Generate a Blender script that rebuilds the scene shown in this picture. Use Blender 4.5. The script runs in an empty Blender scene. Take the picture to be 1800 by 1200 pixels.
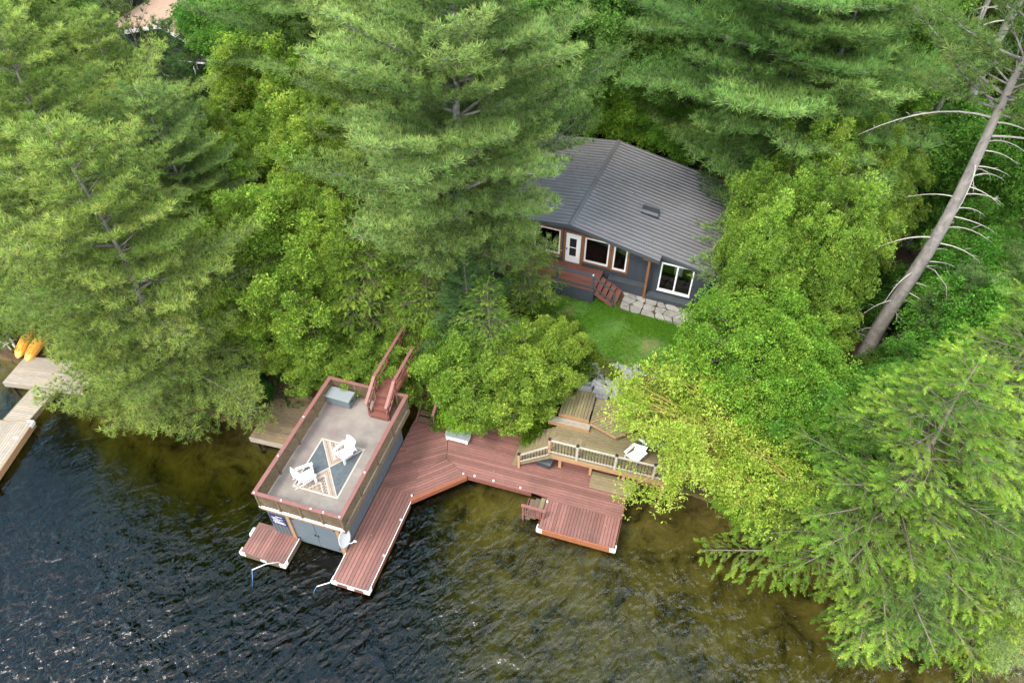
import bpy, math, random
import numpy as np
random.seed(7)
SC = bpy.context.scene
COL = SC.collection
R = math.radians
CAM_H, FOC = 28.0, 1230.0            # camera height over the water (m), focal length in pixels of an 1800 px wide picture

# ---------------------------------------------------------------- helpers
def at(px, py, z):
    """world x,y of the spot at height z that the photograph shows at (px,py); used to survey where things stand"""
    dx = (px - 900) / FOC; dy = (600 - py) / FOC; c = math.sqrt(.5)
    t = (CAM_H - z) / (c * (1 - dy))
    return dx * t, c * (1 + dy) * t

class Frame:
    def __init__(s, x, y, deg):
        s.x, s.y, s.a = x, y, R(deg)
        s.u = (math.sin(s.a), math.cos(s.a)); s.v = (math.cos(s.a), -math.sin(s.a))
    def W(s, S, T, z=0.0):
        return (s.x + S * s.v[0] + T * s.u[0], s.y + S * s.v[1] + T * s.u[1], z)
    def inv(s, x, y):
        dx, dy = x - s.x, y - s.y
        return dx * s.v[0] + dy * s.v[1], dx * s.u[0] + dy * s.u[1]

DK = Frame(-10.5, 15.75, 17)         # boathouse and docks: s along its front, t towards the bank
HO = Frame(2.81, 29.3, 22)           # house

class MB:
    def __init__(s): s.v = []; s.f = []; s.m = []; s.mi = 0
    def poly(s, pts):
        n = len(s.v); s.v += [tuple(p) for p in pts]; s.f.append(list(range(n, n + len(pts)))); s.m.append(s.mi)
    def box(s, x0, x1, y0, y1, z0, z1):
        n = len(s.v)
        s.v += [(x0,y0,z0),(x1,y0,z0),(x1,y1,z0),(x0,y1,z0),(x0,y0,z1),(x1,y0,z1),(x1,y1,z1),(x0,y1,z1)]
        for f in ((0,3,2,1),(4,5,6,7),(0,1,5,4),(1,2,6,5),(2,3,7,6),(3,0,4,7)):
            s.f.append([n + i for i in f]); s.m.append(s.mi)
        return s
    def hexa(s, b, t):
        n = len(s.v); s.v += [tuple(p) for p in b] + [tuple(p) for p in t]
        for f in ((0,3,2,1),(4,5,6,7),(0,1,5,4),(1,2,6,5),(2,3,7,6),(3,0,4,7)):
            s.f.append([n + i for i in f]); s.m.append(s.mi)
        return s
    def bar(s, p, q, w, h, up=(0, 0, 1)):
        p = np.array(p, float); q = np.array(q, float); d = q - p; d /= np.linalg.norm(d)
        x = np.cross(d, np.array(up, float)); x /= max(np.linalg.norm(x), 1e-6); z = np.cross(x, d)
        x = x * w / 2; z = z * h / 2
        return s.hexa([p-x-z, p+x-z, q+x-z, q-x-z], [p-x+z, p+x+z, q+x+z, q-x+z])
    def prism(s, pts, z0, z1):
        n = len(s.v); k = len(pts)
        s.v += [(p[0], p[1], z0) for p in pts] + [(p[0], p[1], z1) for p in pts]
        s.f.append([n + i for i in range(k)][::-1]); s.m.append(s.mi)
        s.f.append([n + k + i for i in range(k)]); s.m.append(s.mi)
        for i in range(k):
            j = (i + 1) % k; s.f.append([n + i, n + j, n + k + j, n + k + i]); s.m.append(s.mi)
        return s
    def tube(s, pts, rad, k=6):
        pts = [np.array(p, float) for p in pts]; n0 = len(s.v); m = len(pts)
        for i, p in enumerate(pts):
            d = pts[min(i + 1, m - 1)] - pts[max(i - 1, 0)]; d = d / max(np.linalg.norm(d), 1e-9)
            a = np.cross(d, (0.31, 0.17, 0.93) if abs(d[2]) < .9 else (1, 0.1, 0)); a /= np.linalg.norm(a); b = np.cross(d, a)
            r = rad[i] if hasattr(rad, '__len__') else rad
            for j in range(k):
                t = 2 * math.pi * j / k; s.v.append(tuple(p + r * (math.cos(t) * a + math.sin(t) * b)))
        for i in range(m - 1):
            for j in range(k):
                j2 = (j + 1) % k
                s.f.append([n0 + i*k + j, n0 + i*k + j2, n0 + (i+1)*k + j2, n0 + (i+1)*k + j]); s.m.append(s.mi)
        s.f.append([n0 + j for j in range(k)][::-1]); s.m.append(s.mi)
        s.f.append([n0 + (m-1)*k + j for j in range(k)]); s.m.append(s.mi)
        return s
    def mesh(s, name, mats, smooth=False):
        me = bpy.data.meshes.new(name); me.from_pydata(s.v, [], s.f)
        for m in (mats if isinstance(mats, (list, tuple)) else [mats]): me.materials.append(m)
        if isinstance(mats, (list, tuple)) and len(mats) > 1: me.polygons.foreach_set('material_index', s.m)
        if smooth: me.polygons.foreach_set('use_smooth', [True] * len(me.polygons))
        me.update(); return me
    def build(s, name, mats, parent=None, loc=None, rot=0.0, smooth=False, bevel=0):
        o = bpy.data.objects.new(name, s.mesh(name, mats, smooth)); COL.objects.link(o)
        if parent: o.parent = parent
        if loc: o.location = loc
        if rot: o.rotation_euler = (0, 0, rot)
        if bevel:
            b = o.modifiers.new('edge', 'BEVEL'); b.width = bevel; b.segments = 2; b.limit_method = 'ANGLE'
        return o

def tag(o, label, cat, group=None, kind=None):
    o['label'] = label; o['category'] = cat
    if group: o['group'] = group
    if kind: o['kind'] = kind
    return o
def structure(o, kind='structure', label=None):
    o['kind'] = kind
    if label: o['label'] = label
    return o
def thing(name, label, cat, loc, rot=0.0, group=None):
    o = bpy.data.objects.new(name, None); COL.objects.link(o); o.empty_display_size = .3
    o.location = loc; o.rotation_euler = (0, 0, rot)
    return tag(o, label, cat, group)
def kids(o): return [c for c in bpy.data.objects if c.parent == o]
def dup(root, loc, rot, label=None, scale=None):
    r = root.copy(); COL.objects.link(r); r.location = loc; r.rotation_euler = (0, 0, rot)
    if label: r['label'] = label
    if scale: r.scale = scale
    for ch in root.children:
        c = ch.copy(); COL.objects.link(c); c.parent = r
        for g in ch.children:
            d = g.copy(); COL.objects.link(d); d.parent = c
    return r

# ---------------------------------------------------------------- materials
def nodes(name):
    m = bpy.data.materials.new(name); m.use_nodes = True; nt = m.node_tree
    for n in list(nt.nodes): nt.nodes.remove(n)
    out = nt.nodes.new('ShaderNodeOutputMaterial'); return m, nt, out
def N(nt, t, **kw):
    n = nt.nodes.new(t)
    for k, v in kw.items():
        if k.startswith('i_'): n.inputs[k[2:].replace('_', ' ')].default_value = v
        else: setattr(n, k, v)
    return n
def ramp(nt, stops):
    r = nt.nodes.new('ShaderNodeValToRGB'); e = r.color_ramp.elements
    e[0].position, e[0].color = stops[0][0], (*stops[0][1], 1); e[1].position, e[1].color = stops[-1][0], (*stops[-1][1], 1)
    for p, c in stops[1:-1]:
        x = e.new(p); x.color = (*c, 1)
    return r
def mat(name, col, rough=.7, var=.12, scale=3.0, stretch=(1, 1, 1), island=0.0, bump=0.0, bscale=20.0, metal=0.0, spec=.4, second=None, sec_scale=.6, sec_range=(.48, .68), sec_amt=.7, coat=0):
    """procedural paint/wood/stone: base colour broken up by two noises and by board-to-board differences"""
    m, nt, out = nodes(name); L = nt.links.new
    p = N(nt, 'ShaderNodeBsdfPrincipled'); p.inputs['Roughness'].default_value = rough; p.inputs['Metallic'].default_value = metal
    p.inputs['Specular IOR Level'].default_value = spec; L(p.outputs[0], out.inputs[0])
    tc = N(nt, 'ShaderNodeTexCoord'); mp = N(nt, 'ShaderNodeMapping'); mp.inputs['Scale'].default_value = stretch
    L(tc.outputs['Object'], mp.inputs[0])
    n1 = N(nt, 'ShaderNodeTexNoise'); n1.inputs['Scale'].default_value = scale; n1.inputs['Detail'].default_value = 8; n1.inputs['Roughness'].default_value = .65
    L(mp.outputs[0], n1.inputs['Vector'])
    lo = tuple(max(0, c * (1 - var * 1.6)) for c in col); hi = tuple(min(1, c * (1 + var * 1.6)) for c in col)
    r = ramp(nt, [(.25, lo), (.75, hi)]); L(n1.outputs['Fac'], r.inputs[0]); c = r.outputs[0]
    if second:
        n2 = N(nt, 'ShaderNodeTexNoise'); n2.inputs['Scale'].default_value = sec_scale; n2.inputs['Detail'].default_value = 6; L(tc.outputs['Object'], n2.inputs['Vector'])
        mr = N(nt, 'ShaderNodeMapRange'); mr.inputs[1].default_value, mr.inputs[2].default_value = sec_range; mr.inputs[4].default_value = sec_amt; L(n2.outputs['Fac'], mr.inputs[0])
        mx = N(nt, 'ShaderNodeMixRGB'); L(mr.outputs[0], mx.inputs[0]); L(c, mx.inputs[1]); mx.inputs[2].default_value = (*second, 1); c = mx.outputs[0]
    if island:
        g = N(nt, 'ShaderNodeNewGeometry'); mr = N(nt, 'ShaderNodeMapRange'); mr.inputs[3].default_value = 1 - island; mr.inputs[4].default_value = 1 + island
        L(g.outputs['Random Per Island'], mr.inputs[0]); mx = N(nt, 'ShaderNodeMixRGB', blend_type='MULTIPLY'); mx.inputs[0].default_value = 1
        L(c, mx.inputs[1]); L(mr.outputs[0], mx.inputs[2]); c = mx.outputs[0]
    L(c, p.inputs['Base Color'])
    if bump:
        n3 = N(nt, 'ShaderNodeTexNoise'); n3.inputs['Scale'].default_value = bscale; n3.inputs['Detail'].default_value = 5; L(mp.outputs[0], n3.inputs['Vector'])
        b = N(nt, 'ShaderNodeBump'); b.inputs['Strength'].default_value = bump; b.inputs['Distance'].default_value = .02; L(n3.outputs['Fac'], b.inputs['Height']); L(b.outputs[0], p.inputs['Normal'])
    return m
def leafmat(name, trans=.35):
    m, nt, out = nodes(name); L = nt.links.new
    a = N(nt, 'ShaderNodeVertexColor', layer_name='Col'); oi = N(nt, 'ShaderNodeObjectInfo')
    mx = N(nt, 'ShaderNodeMixRGB', blend_type='MULTIPLY'); mx.inputs[0].default_value = 1
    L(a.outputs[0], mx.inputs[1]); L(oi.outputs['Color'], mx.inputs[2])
    d = N(nt, 'ShaderNodeBsdfDiffuse'); t = N(nt, 'ShaderNodeBsdfTranslucent'); s = N(nt, 'ShaderNodeMixShader'); s.inputs[0].default_value = trans
    L(mx.outputs[0], d.inputs[0]); L(mx.outputs[0], t.inputs[0]); L(d.outputs[0], s.inputs[1]); L(t.outputs[0], s.inputs[2]); L(s.outputs[0], out.inputs[0])
    return m

M = {}
M['red_s'] = mat('red_brown_stain', (.190, .088, .073), .62, .16, 4, (1, 6, 6), .22, .25, 30, second=(.125, .066, .05), sec_scale=.9)
M['red_t'] = mat('red_brown_stain_lengthways', (.190, .088, .073), .62, .16, 4, (6, 1, 6), .22, .25, 30, second=(.125, .066, .052), sec_scale=.9)
M['red_new'] = mat('fresh_orange_cedar', (.21, .07, .034), .55, .16, 3, (4, 4, 4), .08, .2)
M['fascia'] = mat('orange_stained_fascia', (.27, .10, .045), .6, .18, 3, (1.5, 6, 6), .05, .2)
M['rail'] = mat('red_brown_rail_paint', (.20, .085, .073), .55, .10, 4, (1, 1, 1), .06, .15)
M['stair'] = mat('brown_red_stair_stain', (.165, .062, .045), .65, .14, 4, (3, 3, 3), .12, .25)
M['lattice'] = mat('weathered_lattice_wood', (.125, .090, .052), .8, .18, 5, (1, 1, 1), .2)
M['beam'] = mat('tan_cedar_beam', (.31, .185, .09), .65, .2, 3, (1, 5, 5), .08, .2, second=(.33, .20, .12))
M['white'] = mat('white_plastic', (.82, .82, .81), .45, .02, 4)
M['whitepaint'] = mat('white_paint', (.78, .78, .76), .5, .03, 4)
M['dishgrey'] = mat('pale_grey_enamel', (.5, .51, .52), .5, .04)
M['vinyl'] = mat('stained_vinyl_deck', (.215, .186, .160), .7, .16, 1.8, (1, 1, 1), 0, .12, 40, second=(.15, .115, .112), sec_scale=.5, sec_range=(.44, .62), sec_amt=.9)
M['seam'] = mat('deck_seam', (.19, .17, .155), .8, .1)
M['siding'] = mat('blue_grey_siding', (.08, .097, .112), .7, .10, 3, (8, 8, .6), .06, .2)
M['door'] = mat('blue_grey_door', (.105, .128, .145), .6, .07, 2, (1, 1, 3), .04)
M['black'] = mat('black_metal', (.015, .015, .016), .5, .1)
M['oldwood'] = mat('mossy_old_wood', (.195, .155, .085), .85, .2, 4, (5, 1, 5), .16, .35, 30, second=(.17, .165, .07), sec_scale=1.2)
M['oldwood_s'] = mat('mossy_old_wood_crossways', (.195, .155, .085), .85, .2, 4, (1, 5, 5), .16, .35, 30, second=(.17, .165, .07), sec_scale=1.2)
M['mossdock'] = mat('mossy_brown_dock_planks', (.155, .115, .07), .85, .22, 4, (1, 5, 5), .18, .35, 30, second=(.20, .15, .07), sec_scale=1.2)
M['brownwood'] = mat('dark_brown_planks', (.125, .09, .06), .8, .2, 4, (1, 5, 5), .16, .3)
M['greywood'] = mat('bleached_grey_planks', (.29, .25, .20), .85, .16, 4, (1, 5, 5), .10, .3, second=(.32, .27, .2), sec_scale=.8)
M['tanpost'] = mat('tan_post_wood', (.40, .235, .13), .7, .2, 4, (4, 4, 1), .1)
M['palerail'] = mat('pale_weathered_rail', (.36, .33, .27), .75, .12, 4, (1, 4, 4), .06)
M['roofmetal'] = mat('grey_ribbed_metal_roof', (.185, .180, .190), .42, .08, 1.2, (1, 1, 1), 0, .05, 8, metal=.25, spec=.5, second=(.14, .130, .125), sec_scale=.5)
M['ribmetal'] = mat('lighter_rib_edges', (.232, .228, .238), .4, .06, metal=.25, spec=.5)
M['charcoal'] = mat('charcoal_board_siding', (.040, .048, .058), .65, .12, 3, (8, 8, .6), .08, .15)
M['charcoal_trim'] = mat('charcoal_trim', (.055, .064, .073), .6, .1)
M['cedartrim'] = mat('orange_cedar_trim', (.20, .085, .034), .6, .2, 4, (3, 3, 3), .08)
M['decking'] = mat('house_red_brown_decking', (.185, .075, .055), .65, .16, 4, (1, 6, 6), .12, .2)
M['lawn'] = mat('grass_soil', (.06, .13, .016), .9, .3, 3, second=(.17, .12, .06), sec_scale=.6, sec_range=(.54, .68))
M['flag'] = mat('pale_flagstone', (.27, .258, .235), .85, .12, 4, (1, 1, 1), .14, .4, 25, second=(.19, .18, .155), sec_scale=1.5)
M['rock'] = mat('blue_grey_rock', (.20, .205, .215), .85, .22, 2.5, (1, 1, 2.2), .2, .7, 12, second=(.12, .125, .125), sec_scale=2.2)
M['boxgrey'] = mat('grey_resin', (.12, .145, .155), .55, .05, 3)
M['boxtop'] = mat('grey_resin_lid', (.20, .225, .23), .55, .06, 3)
M['rugdark'] = mat('rug_charcoal', (.075, .09, .10), .95, .12, 6, (1, 1, 1), 0, .2, 120, second=(.10, .115, .12), sec_scale=3)
M['rugtan'] = mat('rug_tan', (.30, .235, .185), .95, .10, 6, (1, 1, 1), 0, .2, 120)
M['rugcream'] = mat('rug_cream', (.42, .37, .31), .95, .08, 6)
M['rugblack'] = mat('rug_black', (.045, .04, .04), .95, .1, 6)
M['navy'] = mat('navy_sign_paint', (.018, .028, .10), .45, .08)
M['bark'] = mat('grey_pine_bark', (.185, .168, .155), .9, .3, 3, (1.5, 1.5, .5), 0, .9, 9, second=(.28, .25, .22), sec_scale=4)
M['lichenbark'] = mat('lichened_bark', (.17, .165, .14), .9, .3, 3, (1.5, 1.5, .6), 0, .8, 9, second=(.33, .35, .30), sec_scale=3)
M['twig'] = mat('brown_twig_bark', (.16, .13, .10), .9, .25, 4)
M['deadwood'] = mat('pale_dead_wood', (.34, .31, .275), .85, .2, 3)
M['birch'] = mat('white_birch_bark', (.6, .58, .55), .8, .1, 6, second=(.06, .05, .05), sec_scale=6, sec_range=(.62, .66))
M['willowtwig'] = mat('orange_willow_twig', (.42, .27, .10), .8, .15, 4)
M['yellow'] = mat('yellow_orange_plastic', (.80, .42, .08), .38, .07, 2, second=(.80, .30, .04), sec_scale=1)
M['shingle'] = mat('brown_shingle_roof', (.36, .235, .165), .9, .16, 4, (1, 4, 4), 0, .5, 14, second=(.30, .19, .13), sec_scale=2)
M['blue'] = mat('blue_rope', (.10, .22, .36), .7, .1)
M['leaf'] = leafmat('foliage', .48)
M['needle'] = leafmat('needles', .40)
M['soil'] = mat('garden_soil', (.12, .075, .05), .95, .3, 5, bump=.5)
M['furniture'] = mat('grey_upholstery', (.60, .62, .62), .9, .1)
M['woodfloor'] = mat('interior_floor', (.42, .24, .12), .5, .2, 3, (1, 6, 1))
M['interior'] = mat('interior_paint', (.6, .56, .5), .9, .05)
M['curtain'] = mat('pale_curtain', (.82, .84, .85), .9, .08, 5, (10, 1, 1))
M['olive'] = mat('olive_shade', (.22, .21, .12), .7, .1)
def glass():
    m, nt, out = nodes('window_glass'); L = nt.links.new
    t = N(nt, 'ShaderNodeBsdfTransparent'); t.inputs[0].default_value = (.82, .86, .85, 1)
    g = N(nt, 'ShaderNodeBsdfGlossy'); g.inputs['Roughness'].default_value = .02
    f = N(nt, 'ShaderNodeFresnel'); f.inputs[0].default_value = 1.6
    s = N(nt, 'ShaderNodeMixShader'); L(f.outputs[0], s.inputs[0]); L(t.outputs[0], s.inputs[1]); L(g.outputs[0], s.inputs[2]); L(s.outputs[0], out.inputs[0])
    return m
M['glass'] = glass()
def lamp_mat():
    m, nt, out = nodes('lit_bulb'); e = N(nt, 'ShaderNodeEmission'); e.inputs[0].default_value = (1, .95, .85, 1); e.inputs[1].default_value = 2.0
    nt.links.new(e.outputs[0], out.inputs[0]); return m
M['bulb'] = lamp_mat()

# ---------------------------------------------------------------- terrain and water
SHX = [-160, -60, -40, -28, -22, -15, -12.5, -9, -5, -2, 1, 4, 6, 9, 12, 14, 17, 22, 30, 60, 160]
SHY = [80, 38, 31, 26.6, 25, 22.4, 22, 23.5, 23.5, 21.6, 20.8, 19.8, 18.8, 17.6, 15.5, 13, 11.6, 10, 8, 2, -30]
def sstep(a, b, x):
    t = np.clip((x - a) / (b - a), 0, 1); return t * t * (3 - 2 * t)
def ground(x, y):
    x = np.asarray(x, float); y = np.asarray(y, float)
    d = y - np.interp(x, SHX, SHY)
    land = .12 + 3.0 * sstep(0, 4.2, d) + .75 * sstep(4, 8.5, d) + .055 * np.clip(d - 8.5, 0, 60)
    left = sstep(-9, -14, x)                               # the neighbour's bank rises more gently
    land = land * (1 - left) + left * (.15 + 1.0 * sstep(0, 5, d) + .11 * np.clip(d - 4, 0, 60))
    lump = .10 * np.sin(x * 1.3 + 2) * np.sin(y * 1.1) + .06 * np.sin(x * 2.9) * np.sin(y * 3.3 + 1)
    s, t = (x - HO.x) * HO.v[0] + (y - HO.y) * HO.v[1], (x - HO.x) * HO.u[0] + (y - HO.y) * HO.u[1]
    pad = sstep(-4.5, -2.5, s) * sstep(11, 9, s) * sstep(-5.5, -3.2, t) * sstep(13, 10, t)
    land = land + lump * (1 - pad) * sstep(0, 3, d)
    land = land * (1 - pad) + 3.92 * pad
    right = sstep(-9, 0, x)
    bed = -(.35 + .20 * right + (.70 - .56 * right) * np.clip(-d, 0, 200)) - .08 * np.sin(x * 1.7) * np.sin(y * 1.9 + 1)
    bed = np.maximum(bed, -7.0)
    k = sstep(-.9, .25, d)
    return np.where(d > .25, land, bed * (1 - k) + .12 * k)
def g(x, y): return float(ground(x, y))

xs = np.unique(np.concatenate([np.linspace(-160, -50, 23), np.linspace(-50, 50, 230), np.linspace(50, 160, 23)]))
ys = np.unique(np.concatenate([np.linspace(-120, 0, 13), np.linspace(0, 50, 140), np.linspace(50, 75, 35), np.linspace(75, 200, 26)]))
def fastmesh(name, V, F, C=None):
    me = bpy.data.meshes.new(name); n = F.shape[1]
    me.vertices.add(len(V)); me.vertices.foreach_set('co', np.ascontiguousarray(V, dtype=np.float32).ravel())
    me.loops.add(F.size); me.loops.foreach_set('vertex_index', np.ascontiguousarray(F, dtype=np.int32).ravel())
    me.polygons.add(len(F)); me.polygons.foreach_set('loop_start', np.arange(0, F.size, n, dtype=np.int32))
    if C is not None:
        ca = me.color_attributes.new('Col', 'FLOAT_COLOR', 'POINT'); c4 = np.ones((len(V), 4), np.float32); c4[:, :3] = C
        ca.data.foreach_set('color', c4.ravel())
    me.update(calc_edges=True); return me
gx, gy = np.meshgrid(xs, ys); gz = ground(gx, gy)
V = np.stack([gx.ravel(), gy.ravel(), gz.ravel()], 1); nx = len(xs)
ii = (np.arange(len(ys) - 1)[:, None] * nx + np.arange(nx - 1)[None]).ravel()
me = fastmesh('ground', V, np.stack([ii, ii + 1, ii + nx + 1, ii + nx], 1)); me.polygons.foreach_set('use_smooth', [True] * len(me.polygons))
def ground_mat():
    m, nt, out = nodes('forest_floor_and_lake_bed'); L = nt.links.new
    p = N(nt, 'ShaderNodeBsdfPrincipled'); p.inputs['Roughness'].default_value = .95; p.inputs['Specular IOR Level'].default_value = .1; L(p.outputs[0], out.inputs[0])
    ge = N(nt, 'ShaderNodeNewGeometry'); sx = N(nt, 'ShaderNodeSeparateXYZ'); L(ge.outputs['Position'], sx.inputs[0])
    n1 = N(nt, 'ShaderNodeTexNoise'); n1.inputs['Scale'].default_value = .9; n1.inputs['Detail'].default_value = 9; n1.inputs['Roughness'].default_value = .7; L(ge.outputs['Position'], n1.inputs['Vector'])
    land = ramp(nt, [(.3, (.025, .018, .011)), (.5, (.075, .048, .030)), (.62, (.045, .055, .018)), (.75, (.16, .10, .06))]); L(n1.outputs['Fac'], land.inputs[0])
    n2 = N(nt, 'ShaderNodeTexNoise'); n2.inputs['Scale'].default_value = .75; n2.inputs['Detail'].default_value = 10; n2.inputs['Roughness'].default_value = .72; n2.inputs['Distortion'].default_value = .6; L(ge.outputs['Position'], n2.inputs['Vector'])
    bed = ramp(nt, [(.36, (.03, .026, .010)), (.50, (.135, .105, .036)), (.70, (.235, .185, .065))]); L(n2.outputs['Fac'], bed.inputs[0])
    mr = N(nt, 'ShaderNodeMapRange'); mr.inputs[1].default_value = -.05; mr.inputs[2].default_value = .12; L(sx.outputs[2], mr.inputs[0])
    mx = N(nt, 'ShaderNodeMixRGB'); L(mr.outputs[0], mx.inputs[0]); L(bed.outputs[0], mx.inputs[1]); L(land.outputs[0], mx.inputs[2]); L(mx.outputs[0], p.inputs['Base Color'])
    b = N(nt, 'ShaderNodeBump'); b.inputs['Strength'].default_value = .6; b.inputs['Distance'].default_value = .1; L(n1.outputs['Fac'], b.inputs['Height']); L(b.outputs[0], p.inputs['Normal'])
    return m
me.materials.append(ground_mat())
o = bpy.data.objects.new('ground', me); COL.objects.link(o); structure(o)

def water_mat():
    m, nt, out = nodes('lake_water'); L = nt.links.new
    ge = N(nt, 'ShaderNodeNewGeometry')
    def wave(scale, sx, sy, rot, detail, dist):
        mp = N(nt, 'ShaderNodeMapping', vector_type='TEXTURE'); mp.inputs['Rotation'].default_value = (0, 0, R(rot)); mp.inputs['Scale'].default_value = (sx, sy, 1)
        L(ge.outputs['Position'], mp.inputs[0]); n = N(nt, 'ShaderNodeTexNoise'); n.inputs['Scale'].default_value = scale; n.inputs['Detail'].default_value = detail
        n.inputs['Roughness'].default_value = .55; n.inputs['Distortion'].default_value = dist; L(mp.outputs[0], n.inputs['Vector']); return n.outputs['Fac']
    w1 = wave(1.30, 1.5, .8, 40, 2, .35); w2 = wave(2.9, 1.35, .85, 55, 2, .4); w3 = wave(.16, 1, 1, 0, 3, .3)
    # calm lee beside the bank and docks, livelier water further out
    sx = N(nt, 'ShaderNodeSeparateXYZ'); L(ge.outputs['Position'], sx.inputs[0])
    a = N(nt, 'ShaderNodeMath', operation='MULTIPLY'); a.inputs[1].default_value = .6; L(w2, a.inputs[0])
    s = N(nt, 'ShaderNodeMath', operation='ADD'); L(w1, s.inputs[0]); L(a.outputs[0], s.inputs[1])
    lee = N(nt, 'ShaderNodeMapRange'); lee.inputs[1].default_value = 19; lee.inputs[2].default_value = 13; lee.inputs[3].default_value = .22; lee.inputs[4].default_value = 1.0; L(sx.outputs[1], lee.inputs[0])
    pm = N(nt, 'ShaderNodeMapRange'); pm.inputs[1].default_value = .35; pm.inputs[2].default_value = .65; pm.inputs[3].default_value = .55; pm.inputs[4].default_value = 1.15; L(w3, pm.inputs[0])
    k = N(nt, 'ShaderNodeMath', operation='MULTIPLY'); L(lee.outputs[0], k.inputs[0]); L(pm.outputs[0], k.inputs[1])
    b = N(nt, 'ShaderNodeBump'); b.inputs['Distance'].default_value = .255; L(k.outputs[0], b.inputs['Strength']); L(s.outputs[0], b.inputs['Height'])
    f = N(nt, 'ShaderNodeFresnel'); f.inputs[0].default_value = 1.44; L(b.outputs[0], f.inputs['Normal'])
    t = N(nt, 'ShaderNodeBsdfTransparent'); gl = N(nt, 'ShaderNodeBsdfGlossy'); gl.inputs['Roughness'].default_value = .11; L(b.outputs[0], gl.inputs['Normal'])
    mx = N(nt, 'ShaderNodeMixShader'); L(f.outputs[0], mx.inputs[0]); L(t.outputs[0], mx.inputs[1]); L(gl.outputs[0], mx.inputs[2]); L(mx.outputs[0], out.inputs['Surface'])
    v = N(nt, 'ShaderNodeVolumeAbsorption'); v.inputs[0].default_value = (.46, .53, .14, 1); v.inputs[1].default_value = .62; L(v.outputs[0], out.inputs['Volume'])
    return m
o = MB().box(-159, 159, -119, 82, -9, 0).build('lake_water', water_mat()); structure(o)
# ---------------------------------------------------------------- tree makers
def nrm_(a): return a / np.maximum(np.linalg.norm(a, axis=-1, keepdims=True), 1e-9)
def stamp(U, F, pos, d, up, sc):
    """copies of a small sprig U laid along directions d; returns vertices and faces of one mesh"""
    y = nrm_(d); x = nrm_(np.cross(y, up)); z = np.cross(x, y); sc = sc[:, None, None]
    V = pos[:, None] + sc * (U[None, :, 0:1] * x[:, None] + U[None, :, 1:2] * y[:, None] + U[None, :, 2:3] * z[:, None])
    n = len(U); Fa = F[None] + (np.arange(len(pos)) * n)[:, None, None]
    return V.reshape(-1, 3), Fa.reshape(-1, F.shape[1])
def unit_tuft(rs, k=11, w=.052):
    v = []; f = []
    for i in range(k):
        a = 2 * math.pi * (i + rs.rand()) / k; t = R(rs.uniform(18, 70)); d = np.array((math.sin(t)*math.cos(a), math.cos(t), math.sin(t)*math.sin(a)*.8)); l = rs.uniform(.75, 1.1)
        p = nrm_(np.cross(d, rs.normal(size=3))); n = len(v)
        v += [tuple(-p*w*.9 + d*.08), tuple(p*w*.9 + d*.08), tuple(d*l)]; f.append((n, n+1, n+2))
    return np.array(v), np.array(f), np.array([0, 0, 1.] * k)
def unit_frond(rs, k=6, w=.075, ang=52, ln=.46, droop=.10):
    v = []; f = []; tp = []
    for i in range(k):
        y = .05 + .85 * i / k
        for sx in (-1, 1):
            l = ln * (1 - .65 * i / k) * rs.uniform(.85, 1.15); a = R(ang + rs.uniform(-10, 10)); yy = y + rs.uniform(-.03, .03); n = len(v)
            v += [(0, yy - w*.7, -droop*yy*yy), (0, yy + w*.7, -droop*yy*yy), (sx*l*math.sin(a), yy + l*math.cos(a), -droop*(yy + .3)**2 + rs.uniform(-.03, .03))]; f.append((n, n+1, n+2)); tp += [.15 + .5*y, .15 + .5*y, .55 + .45*y]
    n = len(v); v += [(-w*.6, .78, -droop*.6), (w*.6, .78, -droop*.6), (0, 1.08, -droop*1.1)]; f.append((n, n+1, n+2)); tp += [.7, .7, 1]
    return np.array(v), np.array(f), np.array(tp)
def unit_leaves(rs, k=5, lw=.30, spread=70, length=.55):
    v = []; f = []; tp = []
    for i in range(k):
        a = 2*math.pi*(i + rs.rand()*.6)/k; t = R(rs.uniform(25, spread)); d = np.array((math.sin(t)*math.cos(a), math.cos(t)*.8, math.sin(t)*math.sin(a))); o = d * rs.uniform(.1, .35)
        p = nrm_(np.cross(d, np.array((0, 0, 1.)) + rs.normal(size=3)*.5)); q = np.cross(p, d); l = length*rs.uniform(.8, 1.2); n = len(v)
        v += [tuple(o), tuple(o + d*l*.5 + p*l*lw + q*l*.06), tuple(o + d*l), tuple(o + d*l*.5 - p*l*lw + q*l*.06)]; f.append((n, n+1, n+2, n+3)); c = rs.rand(); tp += [c*.6, c*.6, c*.6 + .4, c*.6]
    return np.array(v), np.array(f), np.array(tp)
class Twigs:
    def __init__(s): s.p = []; s.d = []; s.up = []; s.s = []; s.c = []
    def add(s, p, d, up, sc, c): s.p.append(p); s.d.append(d); s.up.append(up); s.s.append(sc); s.c.append(c)
    def bake(s, name, units, inner, tip, rs, mat_, jit=.18):
        p = np.array(s.p); d = np.array(s.d); up = np.array(s.up); sc = np.array(s.s); c = np.array(s.c); which = rs.randint(0, len(units), len(p)); VV = []; FF = []; CC = []; off = 0
        for k, (U, F, tp) in enumerate(units):
            m = which == k
            if not m.any(): continue
            V, Fa = stamp(U, F, p[m], d[m], up[m], sc[m])
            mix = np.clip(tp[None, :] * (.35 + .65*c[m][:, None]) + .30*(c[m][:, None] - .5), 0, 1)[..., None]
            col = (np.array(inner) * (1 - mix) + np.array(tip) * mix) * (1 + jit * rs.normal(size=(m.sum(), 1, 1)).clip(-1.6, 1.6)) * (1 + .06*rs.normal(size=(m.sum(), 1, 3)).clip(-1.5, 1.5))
            VV.append(V); FF.append(Fa + off); CC.append(col.reshape(-1, 3)); off += len(V)
        me = fastmesh(name, np.concatenate(VV), np.concatenate(FF), np.clip(np.concatenate(CC), .004, .8)); me.materials.append(mat_); return me
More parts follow.
